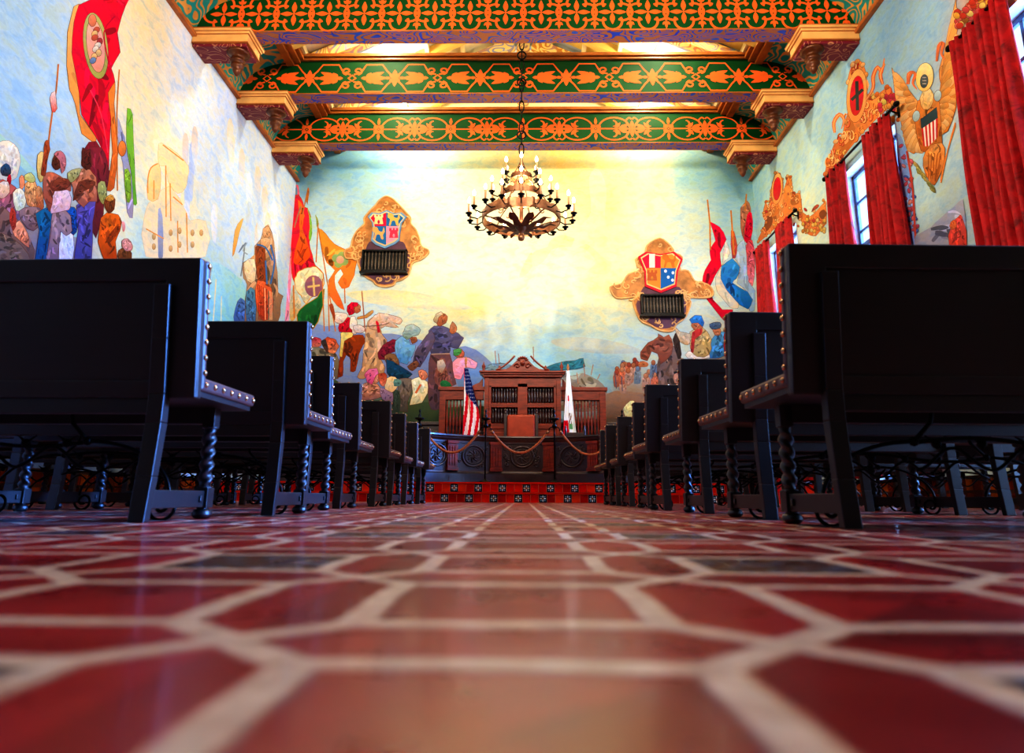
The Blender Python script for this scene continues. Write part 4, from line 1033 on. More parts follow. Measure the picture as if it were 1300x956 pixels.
wall_cartouche((440, 240, 7.35), [(370,72),(430,95),(490,150),(545,210),(597,270),(602,330),(650,385),(682,470),(702,540),(765,575),(758,612),(700,660),(622,690),(602,740),(580,800),(520,850),(462,868),(440,900),(358,916),(280,896),(250,862),(190,830),(140,780),(110,700),(88,652),(-2,650),(-15,580),(38,550),(60,470),(100,395),(168,330),(165,278),(220,208),(270,158),(310,108)],
    [(185,560),(215,500),(300,490),(440,490),(530,500),(560,560),(592,640),(582,760),(530,825),(450,850),(430,880),(360,895),(290,880),(260,850),(180,800),(130,720),(140,640)],
    [(203,270),(240,230),(310,240),(380,208),(450,240),(520,230),(567,270),(520,330),(505,420),(498,490),(460,522),(365,566),(275,530),(235,492),(250,380),(242,320)], '#7aa0c0',
    [('#d83450', '#f0d8a0', 'tower'), ('#2f6fa0', '#eab868', 'beast'), ('#2f6fa0', '#f0b070', 'beast'), ('#e8a0b0', '#d84a60', 'tower')], ((160, 588), (566, 790)),
    'gilt wall cartouche with blue-edged quartered shield above a black spindle vent')
wall_cartouche((760, 230, 3.188), [(245,233),(290,263),(302,290),(337,310),(322,360),(362,365),(387,405),(440,420),(462,450),(447,472),(380,472),(340,452),(350,480),(372,490),(352,550),(312,582),(300,607),(250,607),(213,587),(165,562),(138,490),(150,470),(130,472),(70,474),(46,430),(90,418),(120,378),(165,360),(148,320),(185,298),(195,263)],
    [(165,475),(180,430),(250,440),(325,430),(345,475),(352,530),(320,570),(300,590),(250,598),(205,575),(165,545),(150,500)],
    [(158,310),(190,290),(245,300),(302,290),(337,320),(318,370),(312,430),(250,456),(185,430),(183,370)], '#d83a48',
    [('#d83450', '#f4e8d0', 'pillar'), ('#e09a4c', '#c8783c', 'beast'), ('#d89048', '#b8643c', 'tower'), ('#2a6aa8', '#e8e8e0', 'stars')], ((165, 465), (340, 548)),
    'gilt wall cartouche with red-edged quartered shield above a black spindle vent')

# ================================================================== CHANDELIER
CH = Vector((-.03, 12.0, 5.2))
ch = empty('chandelier', CH); tag(ch, 'large three-tier wrought iron chandelier with electric candles hanging on a chain', 'chandelier')
def ring(m, r, z, h, t, n=48):
    vs = []
    for k in range(n):
        a = 2 * PI * k / n; c, s = math.cos(a), math.sin(a)
        e = h * .28 * (abs(math.sin(a * 8)) ** .6)
        vs += [(c * (r - t), s * (r - t), z), (c * r, s * r, z), (c * r, s * r, z + h + e), (c * (r - t), s * (r - t), z + h + e)]
    fs = []
    for k in range(n):
        o, p_ = 4 * k, 4 * ((k + 1) % n)
        for a, b in ((0, 1), (1, 2), (2, 3), (3, 0)): fs.append((o + a, o + b, p_ + b, p_ + a))
    m.add(vs, fs, False)
m = MB(); m.lathe([(.0, -.44), (.05, -.42), (.065, -.37), (.05, -.32), (.025, -.29), (.05, -.25), (.1, -.2), (.13, -.14), (.06, -.06), (.035, .0), (.03, .4), (.06, .46), (.03, .52), (.03, .9), (.07, .96), (.03, 1.02), (.025, 1.3), (.0, 1.32)], (0, 0, 0), 12)
m.build('stem', M['bronze'], ch)
tiers = [(0.0, .74, .99, 18, .15), (.44, .4, .58, 10, .1), (.84, .2, .33, 6, .08)]
m = MB(); ring(m, .74, -.06, .14, .02); ring(m, .4, .4, .1, .015); ring(m, .2, .8, .08, .012)
m.build('hoop', M['bronze'], ch)
m = MB()
for k in range(6):
    a = k * PI / 3 + .2; c, s = math.cos(a), math.sin(a)
    m.tube([(c * .06, s * .06, -.16), (c * .3, s * .3, -.12), (c * .55, s * .55, -.02), (c * .73, s * .73, .02)], .014, 6)
    m.tube([(c * .72, s * .72, .08), (c * .6, s * .6, .25), (c * .45, s * .45, .35), (c * .39, s * .39, .44)], .011, 6)
    m.tube([(c * .39, s * .39, .48), (c * .3, s * .3, .65), (c * .22, s * .22, .72), (c * .19, s * .19, .82)], .01, 6)
    m.tube([(c * .19, s * .19, .86), (c * .1, s * .1, 1.0), (c * .05, s * .05, 1.1), (0, 0, 1.22)], .009, 6)
m.build('brace', M['bronze'], ch)
m = MB()
for k in range(10):       # acanthus leaves and scrolls
    a = k * PI / 5; c, s = math.cos(a), math.sin(a)
    def P_(r, z, w, c=c, s=s): return [(c * r - s * w, s * r + c * w, z), (c * r, s * r, z + .012), (c * r + s * w, s * r - c * w, z)]
    rows = [P_(.08, -.18, .03), P_(.2, -.2, .075), P_(.33, -.15, .06), P_(.42, -.16, .085), P_(.54, -.1, .05), P_(.66, -.14, .01)]
    vs = [v for r_ in rows for v in r_]
    m.add(vs, [(3 * i + j, 3 * i + j + 1, 3 * i + j + 4, 3 * i + j + 3) for i in range(5) for j in (0, 1)], True)
for k in range(6):
    a = k * PI / 3; c, s = math.cos(a), math.sin(a)
    for w in (-1, 1):
        m.tube([(c * r - s * t, s * r + c * t, z) for r, t, z in [(.4 + .09 * math.cos(w * q) * (1 - q / 9), .04 * w * q / 3, .2 + .1 * math.sin(q) * (1 - q / 9)) for q in lins(0, 6, 14)]], .01, 5)
m.build('leafwork', M['bronze'], ch)
def candle_mesh():
    m = MB().lathe([(.0, .0), (.03, .0), (.075, .03), (.08, .04), (.03, .035), (.024, .05), (.02, .06)], (0, 0, 0), 10); a = m.build('candle_tmp', M['bronze'])
    return a
proto = {}
m = MB().lathe([(.004, -.05), (.03, -.03), (.03, 0), (.06, .016), (.064, .026), (.03, .028), (.02, .035), (.02, .04)], (0, 0, 0), 10); proto['pan'] = m.build('candle', M['iron'])
m = MB().lathe([(.019, .03), (.019, .22), (.012, .225)], (0, 0, 0), 8); proto['tube'] = m.build('candle_sleeve', M['candle'])
m = MB().lathe([(.012, .22), (.026, .25), (.03, .275), (.022, .305), (.008, .335), (.001, .345)], (0, 0, 0), 8); proto['bulb'] = m.build('bulb', M['bulb'])
arms = MB()
for z, r0, r1, nn, up in tiers:
    for k in range(nn):
        a = 2 * PI * (k + .5) / nn; c, s = math.cos(a), math.sin(a)
        arms.tube([(c * r0, s * r0, z), (c * (r0 + .4 * (r1 - r0)), s * (r0 + .4 * (r1 - r0)), z - .05), (c * (r1 - .03), s * (r1 - .03), z - .03), (c * r1, s * r1, z + .0)], .011, 6)
        cd = proto['pan'].copy(); COL.objects.link(cd); cd.parent = ch; cd.location = (c * r1, s * r1, z + .02)
        for q in ('tube', 'bulb'):
            e = proto[q].copy(); COL.objects.link(e); e.parent = cd
arms.build('candle_arm', M['iron'], ch)
for q in proto.values(): bpy.data.objects.remove(q)
m = MB(); z = 1.3; k = 0
while z < 6.1:
    l = .13; w = .045
    pts = []
    for i in range(13):
        a = 2 * PI * i / 12
        u, v = w * math.cos(a), l * math.sin(a)
        pts.append((u if k % 2 == 0 else 0, 0 if k % 2 == 0 else u, z + l + v))
    m.tube(pts, .013, 6, None, False); z += 2 * l - .03; k += 1
for q in (1.75, 2.9, 3.5, 4.1): m.tube([(.085 * math.cos(a), .02, q + .085 * math.sin(a)) for a in lins(0, 2 * PI, 16)], .016, 6, None, False)
m.build('chain', M['iron'], ch)

# ================================================================== CURTAINS
RODX, RODZ = WX - .14, 6.16
def curtain(y0, y1, ztop, zbot, seed, label, flare=.08):
    rnd = random.Random(seed); root = None
    n = 90; rows = 26; vs = []; fs = []
    ph = [rnd.uniform(-.4, .4) for _ in range(40)]
    pleats = max(5, int((y1 - y0) / .125))
    for j in range(rows + 1):
        t = j / rows; z = ztop + (zbot - ztop) * t
        for i in range(n + 1):
            s = i / n
            w = (y1 - y0) * (1 + flare * t); yc = (y0 + y1) / 2 + .04 * math.sin(seed) * t
            a = s * pleats * 2 * PI + ph[int(s * pleats) % 40] * (t + .2)
            amp = .05 + .035 * min(1, t * 3) + .012 * math.sin(3 * s * PI + seed)
            vs.append((RODX + amp * math.sin(a) + .012 * math.sin(z * 2 + s * 9), yc + (s - .5) * w + .02 * math.sin(a * .5 + z), z))
    for j in range(rows):
        for i in range(n): fs.append((j * (n + 1) + i, j * (n + 1) + i + 1, (j + 1) * (n + 1) + i + 1, (j + 1) * (n + 1) + i))
    o = empty('curtain', (RODX, (y0 + y1) / 2, zbot)); tag(o, label, 'curtain', 'red velvet curtains')
    inv = -Vector(o.location)
    m = MB(); m.add([Vector(v) + inv for v in vs], fs, True); c = m.build('drape', M['velvet'], o)
    sd = c.modifiers.new('thick', 'SOLIDIFY'); sd.thickness = .012
    m = MB()
    for k in range(pleats + 1):
        y = y0 + (y1 - y0) * k / pleats
        m.tube([(RODX + .032 * math.cos(a) + inv.x, y + inv.y, RODZ + .032 * math.sin(a) + inv.z) for a in lins(0, 2 * PI, 12)], .005, 5, None, False)
    m.build('curtain_ring', M['iron'], o)
cur = [(15.52, 16.32, 'red velvet curtain panel hanging against the far corner of the room'),
       (14.1, 14.95, 'red velvet curtain panel on the near side of the farthest window'),
       (11.55, 12.25, 'narrow red velvet curtain panel below left end of the middle window rod'),
       (9.95, 10.78, 'red velvet curtain panel hanging beside the painted eagle, on its left'),
       (7.25, 8.3, 'broad red velvet curtain panel hanging on the right of the painted eagle'),
       (5.85, 6.4, None)]
for k, (a, b, t) in enumerate(cur):
    if t: curtain(a, b, RODZ + .03, .45, k + 1, t)
rodl = ['iron curtain rod over the window closest to the far wall', 'iron curtain rod over the middle window, below the painted cross shield', 'iron curtain rod over the nearest window, right of the painted eagle']
for k, c in enumerate(WIN[:3]):
    r = empty('curtain_rod', (RODX, c, RODZ)); tag(r, rodl[k], 'curtain rod', 'iron curtain rods')
    MB().tube([(0, -1.22, 0), (0, 1.22, 0)], .022, 8).build('rod', M['iron'], r)
    for s in (-1, 1):
        MB().lathe([(.0, 0), (.03, .01), (.02, .03), (.045, .06), (.05, .09), (.03, .13), (.0, .16)], (0, s * 1.22, 0), 10, Matrix.Rotation(-s * PI / 2, 3, 'X')).build('finial', M['iron'], r)
        m = MB(); m.tube([(.0, s * 1.12, 0), (.07, s * 1.12, -.04), (.135, s * 1.12, -.05)], .014, 6); m.box(.125, .139, s * 1.12 - .03, s * 1.12 + .03, -.12, .06); m.build('bracket', M['iron'], r)
# ================================================================== BENCHES
BWID = 2.08
def bench():
    root = empty('bench', (0, 0, 0)); W = BWID / 2
    def yb(z): return .0 - .075 * max(0, (z - .52)) / .58      # raked back, rear surface
    # back: frame with recessed rear panels
    m = MB()
    def slab(x0, x1, z0, z1, d0, d1):
        m.hull([(x0, yb(z0) + d0, z0), (x1, yb(z0) + d0, z0), (x1, yb(z0) + d1, z0), (x0, yb(z0) + d1, z0)], [(x0, yb(z1) + d0, z1), (x1, yb(z1) + d0, z1), (x1, yb(z1) + d1, z1), (x0, yb(z1) + d1, z1)])
    slab(-W, W, .505, 1.10, .015, .055)
    for x0, x1 in ((-W, -W + .15), (-.08, .08), (W - .15, W)): slab(x0, x1, .505, 1.10, 0, .02)
    slab(-W, W, .505, .58, .0, .02); slab(-W, W, 1.0, 1.10, .0, .02)
    m.build('back', M['bench'], root, .006)
    m = MB()
    def s2(x0, x1, z0, z1, d0, d1):
        m.hull([(x0, yb(z0) + d0, z0), (x1, yb(z0) + d0, z0), (x1, yb(z0) + d1, z0), (x0, yb(z0) + d1, z0)], [(x0, yb(z1) + d0, z1), (x1, yb(z1) + d0, z1), (x1, yb(z1) + d1, z1), (x0, yb(z1) + d1, z1)])
    s2(-W - .004, W + .004, .56, 1.107, .05, .09)
    m.build('back_leather', M['leather'], root, .014)
    m = MB().box(-W - .003, W + .003, .045, .595, .543, .602)
    m.build('seat', M['leather'], root, .012)
    MB().box(-W + .012, W - .012, .03, .58, .52, .543).build('seat_board', M['bench'], root)
    m = MB()
    m.box(-W + .004, W - .004, .06, .58, .568, .576); m.box(-W + .004, W - .004, yb(.85) + .066, yb(.85) + .074, .6, 1.1)
    def nail(x, y, z, ax):
        R_ = Matrix.Rotation(PI / 2, 3, 'Y') if ax == 'x' else (Matrix.Rotation(-PI / 2, 3, 'Y') if ax == '-x' else (Matrix.Rotation(PI / 2, 3, 'X') if ax == 'y' else Matrix.Identity(3)))
        m.lathe([(.014, 0), (.013, .005), (.008, .01), (.001, .012)], (x, y, z), 7, R_)
    for s in (-1, 1):
        for k in range(7): nail(s * (W + .002), .08 + k * .082, .572, 'x' if s > 0 else '-x')
        for k in range(8):
            z = .62 + k * .066; nail(s * (W + .002), yb(z) + .07, z, 'x' if s > 0 else '-x')
    for k in range(24): nail(-W + .03 + k * (BWID - .06) / 23, yb(1.107) + .07, 1.105, 'z')
    m.build('stud_trim', M['nail'], root)
    MB().box(-W + .14, W - .14, .44, .475, .44, .525).box(-W + .14, W - .14, .01, .04, .44, .51).build('seat_rail', M['bench'], root, .006)
    XL = W - .15
    for s in (-1, 1):
        x = s * XL
        m = MB(); w = .034
        sec = [(0, -.04, .045), (.18, -.018, .05), (.4, .0, .055), (.52, .0, .05)]
        prev = None
        for (z, y, d) in sec + [(z, yb(z), .045) for z in (.75, .98)]:
            cur_ = [(x - w, y - .03, z), (x + w, y - .03, z), (x + w, y + d - .03, z), (x - w, y + d - .03, z)]
            if prev: m.hull(prev, cur_)
            prev = cur_
        m.build('rear_leg', M['bench'], root, .004)
        m = MB(); yf = .47
        m.lathe([(.02, 0), (.036, .004), (.045, .018), (.04, .036), (.024, .046), (.03, .052)], (x, yf, 0), 14)
        m.box(x - .034, x + .034, yf - .034, yf + .034, .05, .142)
        m.box(x - .03, x + .03, yf - .03, yf + .03, .425, .525)
        nz, na = 44, 16; vs = []
        for j in range(nz + 1):
            z = .142 + (.425 - .142) * j / nz; e = min(1, min(j, nz - j) / 4)
            for k in range(na):
                a = 2 * PI * k / na
                rr = .029 + .007 * e * math.cos(2 * a - s * z * 105) - .003 * (1 - e)
                vs.append((x + rr * math.cos(a), yf + rr * math.sin(a), z))
        m.add(vs, [(j * na + k, j * na + (k + 1) % na, (j + 1) * na + (k + 1) % na, (j + 1) * na + k) for j in range(nz) for k in range(na)], True)
        for z in (.142, .425): m.tube([(x + .031 * math.cos(a), yf + .031 * math.sin(a), z) for a in lins(0, 2 * PI, 14)], .006, 5, None, False)
        m.build('front_leg', M['bench'], root, .003)
        m = MB().box(x - .02, x + .02, -.03, .45, .052, .128); m.box(x - .03, x + .03, .385, .41, .075, .105)
        m.build('side_stretcher', M['bench'], root, .004)
        # wrought iron brace: quarter arch from the stretcher to the middle, with scroll and ball
        m = MB(); A = [(x - s * .02 - s * .4 * (1 - math.cos(t)), .2, .1 + .24 * math.sin(t)) for t in lins(0, PI / 2, 14)]
        m.tube(A, .009, 6)
        m.lathe([(.0, -.02), (.014, -.015), (.02, 0), (.014, .015), (.0, .02)], A[-1], 10)
        m.tube([(x - s * (.055 + (.05 - q * .006) * math.cos(q)), .2, .06 + (.05 - q * .006) * math.sin(q)) for q in lins(-PI, 5.5, 22)], .008, 6)
        m.tube([A[-1], (x - s * .5, .2, .42), (x - s * .52, .2, .51)], .009, 6)
        m.build('iron_brace', M['iron'], root)
    m = MB()
    a, b = -XL + .42, XL - .42
    m.tube([(a + (b - a) * t, .2, .335 + .02 * math.sin(t * 2 * PI)) for t in lins(0, 1, 20)], .009, 6)
    m.tube([(a + (b - a) * t, .2, .27 - .045 * math.cos(t * 6 * PI)) for t in lins(0, 1, 40)], .007, 6)
    for k in range(5):
        x = a + (b - a) * (k + .5) / 5
        m.lathe([(.0, -.02), (.016, -.012), (.02, 0), (.016, .012), (.0, .02)], (x, .2, .33), 8)
        for t in (.7, 2.44): m.tube([(x, .2, .33), (x + .03 * math.cos(t), .2, .35), (x + .06 * math.cos(t), .2, .365)], [.007, .005, .002], 5)
    m.build('iron_bar', M['iron'], root)
    return root
LEFT = [(2.75, -1.375), (3.83, -1.25), (4.83, -1.39), (6.04, -1.46), (7.22, -1.41), (8.34, -1.44), (9.42, -1.45), (10.22, -1.385)]
RIGHT = [(2.58, 1.055), (3.61, 1.125), (4.91, 1.155), (6.08, 1.11), (7.27, 1.185), (8.58, 1.195), (9.63, 1.175), (10.36, 1.175)]
ORD = ['nearest', 'second', 'third', 'fourth', 'fifth', 'sixth', 'seventh', 'last']
b0 = bench(); first = True
for side, rows, s in (('left', LEFT, -1), ('right', RIGHT, 1)):
    for i, (y, xe) in enumerate(rows):
        for blk in (0, 1):
            if blk == 1 and i < 2: continue
            o = b0 if first else copy_tree(b0); first = False
            rz = (-.022 if s < 0 else .035) + (.01 if i % 2 else -.006)
            d = BWID / 2 + blk * (BWID + .04)
            o.location = (xe + s * d * math.cos(rz), y + .075 + s * d * math.sin(rz) , 0); o.rotation_euler.z = rz
            w = ORD[i]; nm = 'left' if s < 0 else 'right'
            if blk == 0:
                t = {0: 'black wooden bench nearest the camera beside the %s edge of the aisle', 7: 'black wooden bench closest to the tiled steps, %s edge of the aisle'}.get(i, w + ' black wooden bench from the camera along the %s edge of the aisle') % nm
                tag(o, t, 'bench', 'aisle benches on the %s' % nm)
            else:
                t = 'black bench by the %s wall, %s row from the camera, glimpsed under aisle benches' % (nm, 'eighth' if i == 7 else w)
                tag(o, t, 'bench', 'wall benches on the %s' % nm)

# ================================================================== CURVED CARVED RAILING
RY, RR = 12.03, 2.375
def pol(a, r, z): return (r * math.sin(a), RY + r * math.cos(a), z - PLAT)
rail = empty('carved_railing', (0, 0, PLAT)); tag(rail, 'curved carved dark wood railing standing on the tiled platform behind the ropes', 'railing')
A0, A1 = math.radians(-56), math.radians(56)
def arc_sweep(m, prof, a0, a1, n=48):
    k = len(prof); vs = []
    for i in range(n + 1):
        a = a0 + (a1 - a0) * i / n
        vs += [pol(a, RR + d, z) for d, z in prof]
    fs = [(i * k + j, i * k + (j + 1) % k, (i + 1) * k + (j + 1) % k, (i + 1) * k + j) for i in range(n) for j in range(k)]
    fs += [tuple(range(k)), tuple(range(n * k, n * k + k))]
    m.add(vs, fs)
def rect(d0, d1, z0, z1): return [(d0, z0), (d1, z0), (d1, z1), (d0, z1)]
Z0 = PLAT; ZR1 = 1.34
m = MB(); arc_sweep(m, [(-.07, Z0), (.1, Z0), (.1, .62), (-.02, .62), (-.035, .585), (-.07, .565)], A0, A1); m.build('plinth', M['wood_dark'], rail)
m = MB(); arc_sweep(m, [(-.02, ZR1 - .12), (.07, ZR1 - .12), (.1, ZR1), (-.07, ZR1), (-.075, ZR1 - .03), (-.05, ZR1 - .05), (-.045, ZR1 - .075)], A0, A1); m.build('top_rail', M['wood_dark'], rail)
piers = [math.radians(d) for d in (-54.5, -37, -13.5, 13.5, 37, 54.5)]
for a in piers:
    m = MB()
    arc_sweep(m, rect(-.05, .06, .62, ZR1 - .12), a - .05, a + .05, 3)
    for q in (-.025, 0, .025): arc_sweep(m, rect(-.064, -.05, .72, ZR1 - .24), a + q - .007, a + q + .007, 1)
    arc_sweep(m, rect(-.07, .06, .62, .68), a - .058, a + .058, 3); arc_sweep(m, rect(-.07, .06, ZR1 - .18, ZR1 - .12), a - .058, a + .058, 3)
    m.build('pilaster', M['wood'], rail, .003)
for a, b in zip(piers, piers[1:]):
    a, b = a + .05, b - .05; n = 14; am = (a + b) / 2; hw = (b - a) / 2
    m = MB(); arc_sweep(m, rect(.0, .03, .62, ZR1 - .12), a, b, n)
    for q in ((.62, .66), (ZR1 - .16, ZR1 - .12)): arc_sweep(m, rect(-.02, .0, *q), a, b, n)
    m.build('panel', M['wood_dark'], rail)
    m = MB(); zc = (.62 + ZR1 - .12) / 2; big = hw * RR > .35; rw = .21
    def cp(u, z, d=-.012): return pol(am + u / RR, RR + d, z)
    m.tube([cp((rw + .03) * math.cos(t), zc + rw * math.sin(t)) for t in lins(0, 2 * PI, 28)], .02, 6, None, False)
    m.tube([cp((rw - .03) * math.cos(t), zc + (rw - .05) * math.sin(t)) for t in lins(0, 2 * PI, 24)], .009, 5, None, False)
    rnd = random.Random(int(a * 100) + 200); W_ = hw * RR - .05
    for k in range(8): m.tube([cp(.11 * math.cos(t) * r, zc + .1 * math.sin(t) * r) for t, r in [(k * PI / 4 + q * .12, q / 5) for q in range(1, 7)]], .013, 5)
    for k in range(26):
        u = rnd.uniform(-W_, W_); z = rnd.uniform(.71, ZR1 - .21)
        if (u / rw) ** 2 + ((z - zc) / rw) ** 2 < 1.3: continue
        r0 = rnd.uniform(.035, .06); an = rnd.random() * 6; dr = rnd.choice((-1, 1))
        m.tube([cp(max(-W_, min(W_, u + r0 * (1 - q / 8) * math.cos(an + dr * q))), z + r0 * (1 - q / 8) * math.sin(an + dr * q)) for q in lins(0, 6.5, 15)], .012, 5)
    m.build('carving', M['wood_dark'], rail)

# ================================================================== ROPES AND STANCHIONS
STY = 13.52
stx = [-2.04, -.725, .628]
names_ = ['left-hand black iron rope stanchion beside the last left bench, candlestick top', 'black iron rope stanchion in front of the railing, beside the striped flag', 'black iron rope stanchion in front of the railing, beside the white flag']
for x, lb in zip(stx, names_):
    r = empty('rope_stanchion', (x, STY, PLAT)); tag(r, lb, 'stanchion', 'iron stanchions')
    MB().lathe([(.13, 0), (.13, .012), (.06, .03), (.03, .05), (.02, .07)], (0, 0, 0), 16).build('base', M['iron'], r)
    MB().lathe([(.014, .06), (.014, .9), (.022, .92), (.014, .95), (.016, 1.06), (.04, 1.08), (.05, 1.1), (.03, 1.13), (.022, 1.18)], (0, 0, 0), 12).build('post', M['iron'], r)
    MB().lathe([(.02, 1.18), (.03, 1.2), (.09, 1.225), (.1, 1.245), (.04, 1.25), (.025, 1.27), (.03, 1.3), (.012, 1.33), (.012, 1.36), (.024, 1.385), (.012, 1.41), (.002, 1.44)], (0, 0, 0), 14).build('finial', M['iron'], r)
    m = MB()
    for s in (-1, 1): m.tube([(s * .01, 0, 1.06), (s * .06, 0, 1.08), (s * .1, 0, 1.05), (s * .11, 0, 1.0)], .01, 6)
    m.build('hook', M['iron'], r)
rl = ['jute rope hanging between the left two stanchions over the blue-lit railing', 'jute rope hanging between two stanchions in front of the leather chair', 'jute rope hanging from the stanchion by the white flag towards the right benches']
ends = [(stx[0] + .11, stx[1] - .11, .0), (stx[1] + .11, stx[2] - .11, 0), (stx[2] + .11, 1.86, .06)]
for (a, b, dz), lb in zip(ends, rl):
    z0 = PLAT + 1.0; sag = .43
    pts = [(a + (b - a) * t, STY - .01, z0 - dz * t - sag * (1 - (2 * t - 1) ** 2) * (1 - .12 * (2 * t - 1) ** 2)) for t in lins(0, 1, 70)]
    o = empty('rope', ((a + b) / 2, STY, z0 - sag)); tag(o, lb, 'rope', 'jute ropes'); lo = Vector(o.location)
    MB().tube([Vector(q) - lo for q in pts], .022, 12, lambda an, ln: 1 + .22 * math.cos(3 * (an + ln * 26))).build('cord', M['rope'], o)
    m = MB()
    for i, j in ((0, 3), (70, 67)): m.tube([Vector(pts[i]) - lo, Vector(pts[j]) - lo], .028, 10)
    m.build('end_cap', M['bronze'], o)
st = empty('rope_stanchion', (1.97, STY, PLAT)); tag(st, 'black iron rope stanchion half hidden by the last right bench', 'stanchion', 'iron stanchions')
for ch_ in list(bpy.data.objects['rope_stanchion'].children):
    c = ch_.copy(); COL.objects.link(c); c.parent = st

# ================================================================== CARVED SCREEN BEHIND THE DESK
scn = empty('panelled_screen', (0, 15.3, PLAT)); tag(scn, 'carved mahogany screen with spindle panels and crest, against the far wall', 'screen')
def zz(z): return z - PLAT
CW, CT = .86, 2.78
m = MB()
for x in (-CW, CW - .1): m.box(x, x + .1, -.12, .2, 0, zz(CT))
m.box(-CW, CW, -.08, .18, 0, zz(1.62)); m.box(-CW, CW, -.1, .18, zz(1.58), zz(1.7)); m.box(-CW, CW, -.1, .18, zz(2.52), zz(CT)); m.box(-.11, .11, -.1, .16, zz(1.6), zz(2.6))
m.box(-CW, CW, -.09, .16, zz(2.06), zz(2.16)); m.box(-CW + .1, -CW + .16, -.1, .16, zz(1.6), zz(2.55)); m.box(CW - .16, CW - .1, -.1, .16, zz(1.6), zz(2.55)); m.box(-CW, CW, .12, .16, zz(1.6), zz(2.6))
for s in (-1, 1): m.box(s * .45 - .25, s * .45 + .25, -.11, -.08, zz(.8), zz(1.5))
m.build('center_case', M['wood'], scn, .006)
m = MB()
for e, z0, z1 in ((.03, 2.74, 2.79), (.07, 2.79, 2.83), (.11, 2.83, 2.87)): m.box(-CW - e, CW + e, -.14 - e, .2, zz(z0), zz(z1))
m.build('cornice', M['wood'], scn, .006)
m = MB(); f = lambda u, v, d: Vector((u, -.1 + d, v))
pp = [(-.62, 2.87), (-.5, 2.93), (-.38, 2.93), (-.27, 2.99), (-.18, 3.08), (-.12, 3.14), (-.1, 3.19), (-.03, 3.22), (.03, 3.22), (.1, 3.19), (.12, 3.14), (.18, 3.08), (.27, 2.99), (.38, 2.93), (.5, 2.93), (.62, 2.87)]
m.prism([(u, zz(v)) for u, v in pp], f, 0, .06)
for s in (-1, 1):
    m.tube([(s * (.6 - .06 * k), -.12, zz(2.9 + .022 * k + .004 * k * k * .9)) for k in range(8)], .022, 6)
    m.tube([(s * (.12 + (.07 - q * .009) * math.cos(q)), -.12, zz(3.0 + (.07 - q * .009) * math.sin(q))) for q in lins(0, 6, 16)], .018, 6)
for k in range(7):
    a = PI * (k + .5) / 7; m.tube([(.06 * math.cos(a), -.12, zz(3.13) + .05 * math.sin(a)), (.14 * math.cos(a), -.12, zz(3.13) + .1 * math.sin(a))], [.02, .008], 6)
m.lathe([(.0, -.06), (.04, -.04), (.055, 0), (.04, .04), (.0, .06)], (0, -.13, zz(3.06)), 12)
m.build('crest', M['wood'], scn)
for s in (-1, 1):
    MB().lathe([(.03, 0), (.045, .02), (.02, .05), (.04, .1), (.045, .13), (.02, .17), (.012, .2), (.002, .24)], (s * (CW + .02), -.1, zz(2.87)), 10).build('finial', M['wood'], scn)
    MB().lathe([(.025, 0), (.035, .02), (.015, .04), (.03, .08), (.002, .12)], (s * .52, -.1, zz(2.9)), 10).build('finial', M['wood'], scn)
prof = [(.016, 0), (.016, .08), (.024, .12), (.013, .18), (.028, .3), (.03, .42), (.018, .6), (.014, .75), (.024, .84), (.014, .9), (.016, 1)]
def spindle(x, y, z0, z1, mat, parent=scn, k=1):
    MB().lathe([(r * k, z * (z1 - z0)) for r, z in prof], (x, y, zz(z0)), 8).build('spindle', mat, parent)
for s in (-1, 1):
    for z0, z1 in ((1.7, 2.06), (2.16, 2.52)):
        for k in range(9): spindle(s * .405 + (k - 4) * .064, -.02, z0, z1, M['wood_dark'])
    # wings
    x0, x1 = s * (CW + .02), s * 1.87; lo, hi = min(x0, x1), max(x0, x1)
    m = MB(); m.box(lo, hi, 0, .12, 0, zz(1.36)); m.box(lo, hi, -.02, .13, zz(1.34), zz(1.46)); m.box(lo, hi, -.02, .13, zz(2.24), zz(2.45)); m.box(lo - .04, hi + .04, -.06, .16, zz(2.45), zz(2.53))
    xo = s * 1.8; m.box(xo - .07, xo + .07, -.03, .14, 0, zz(2.46)); m.box(lo + .03, hi - .03, -.03, 0, zz(.8), zz(1.26))
    m.prism([(s * .9, zz(2.53)), (s * 1.2, zz(2.53)), (s * 1.08, zz(2.6)), (s * .98, zz(2.64)), (s * .9, zz(2.75))], lambda u, v, d: Vector((u, .02 + d, v)), 0, .05)
    m.build('wing', M['wood'], scn, .006)
    for k in range(11): spindle(s * (.95 + k * .075), .05, 1.46, 2.24, M['wood'], k=1.1)

# ================================================================== CHAIRS ON THE PLATFORM
jc = empty('leather_chair', (-.03, 14.75, PLAT)); tag(jc, 'high-backed tan leather armchair behind the curved railing', 'chair')
MB().box(-.31, .31, .27, .36, .62, 1.5).build('backrest', M['leather_red'], jc, .04)
MB().box(-.31, .31, -.32, .3, .42, .54).build('seat', M['leather_red'], jc, .04)
for s in (-1, 1):
    m = MB().box(s * .345 - .03, s * .345 + .03, .28, .36, 0, 1.52); m.lathe([(.02, 0), (.034, .02), (.016, .05), (.03, .08), (.002, .12)], (s * .345, .32, 1.52), 10); m.build('rear_post', M['wood_dark'], jc, .005)
    MB().box(s * .33 - .03, s * .33 + .03, -.32, -.26, 0, .7).build('front_leg', M['wood_dark'], jc, .005)
    MB().box(s * .34 - .035, s * .34 + .035, -.34, .32, .7, .75).build('armrest', M['wood_dark'], jc, .01)
sc_ = empty('side_chair', (1.13, 14.5, PLAT)); tag(sc_, 'dark wooden side chair with turned posts behind the railing, beside white flag', 'chair')
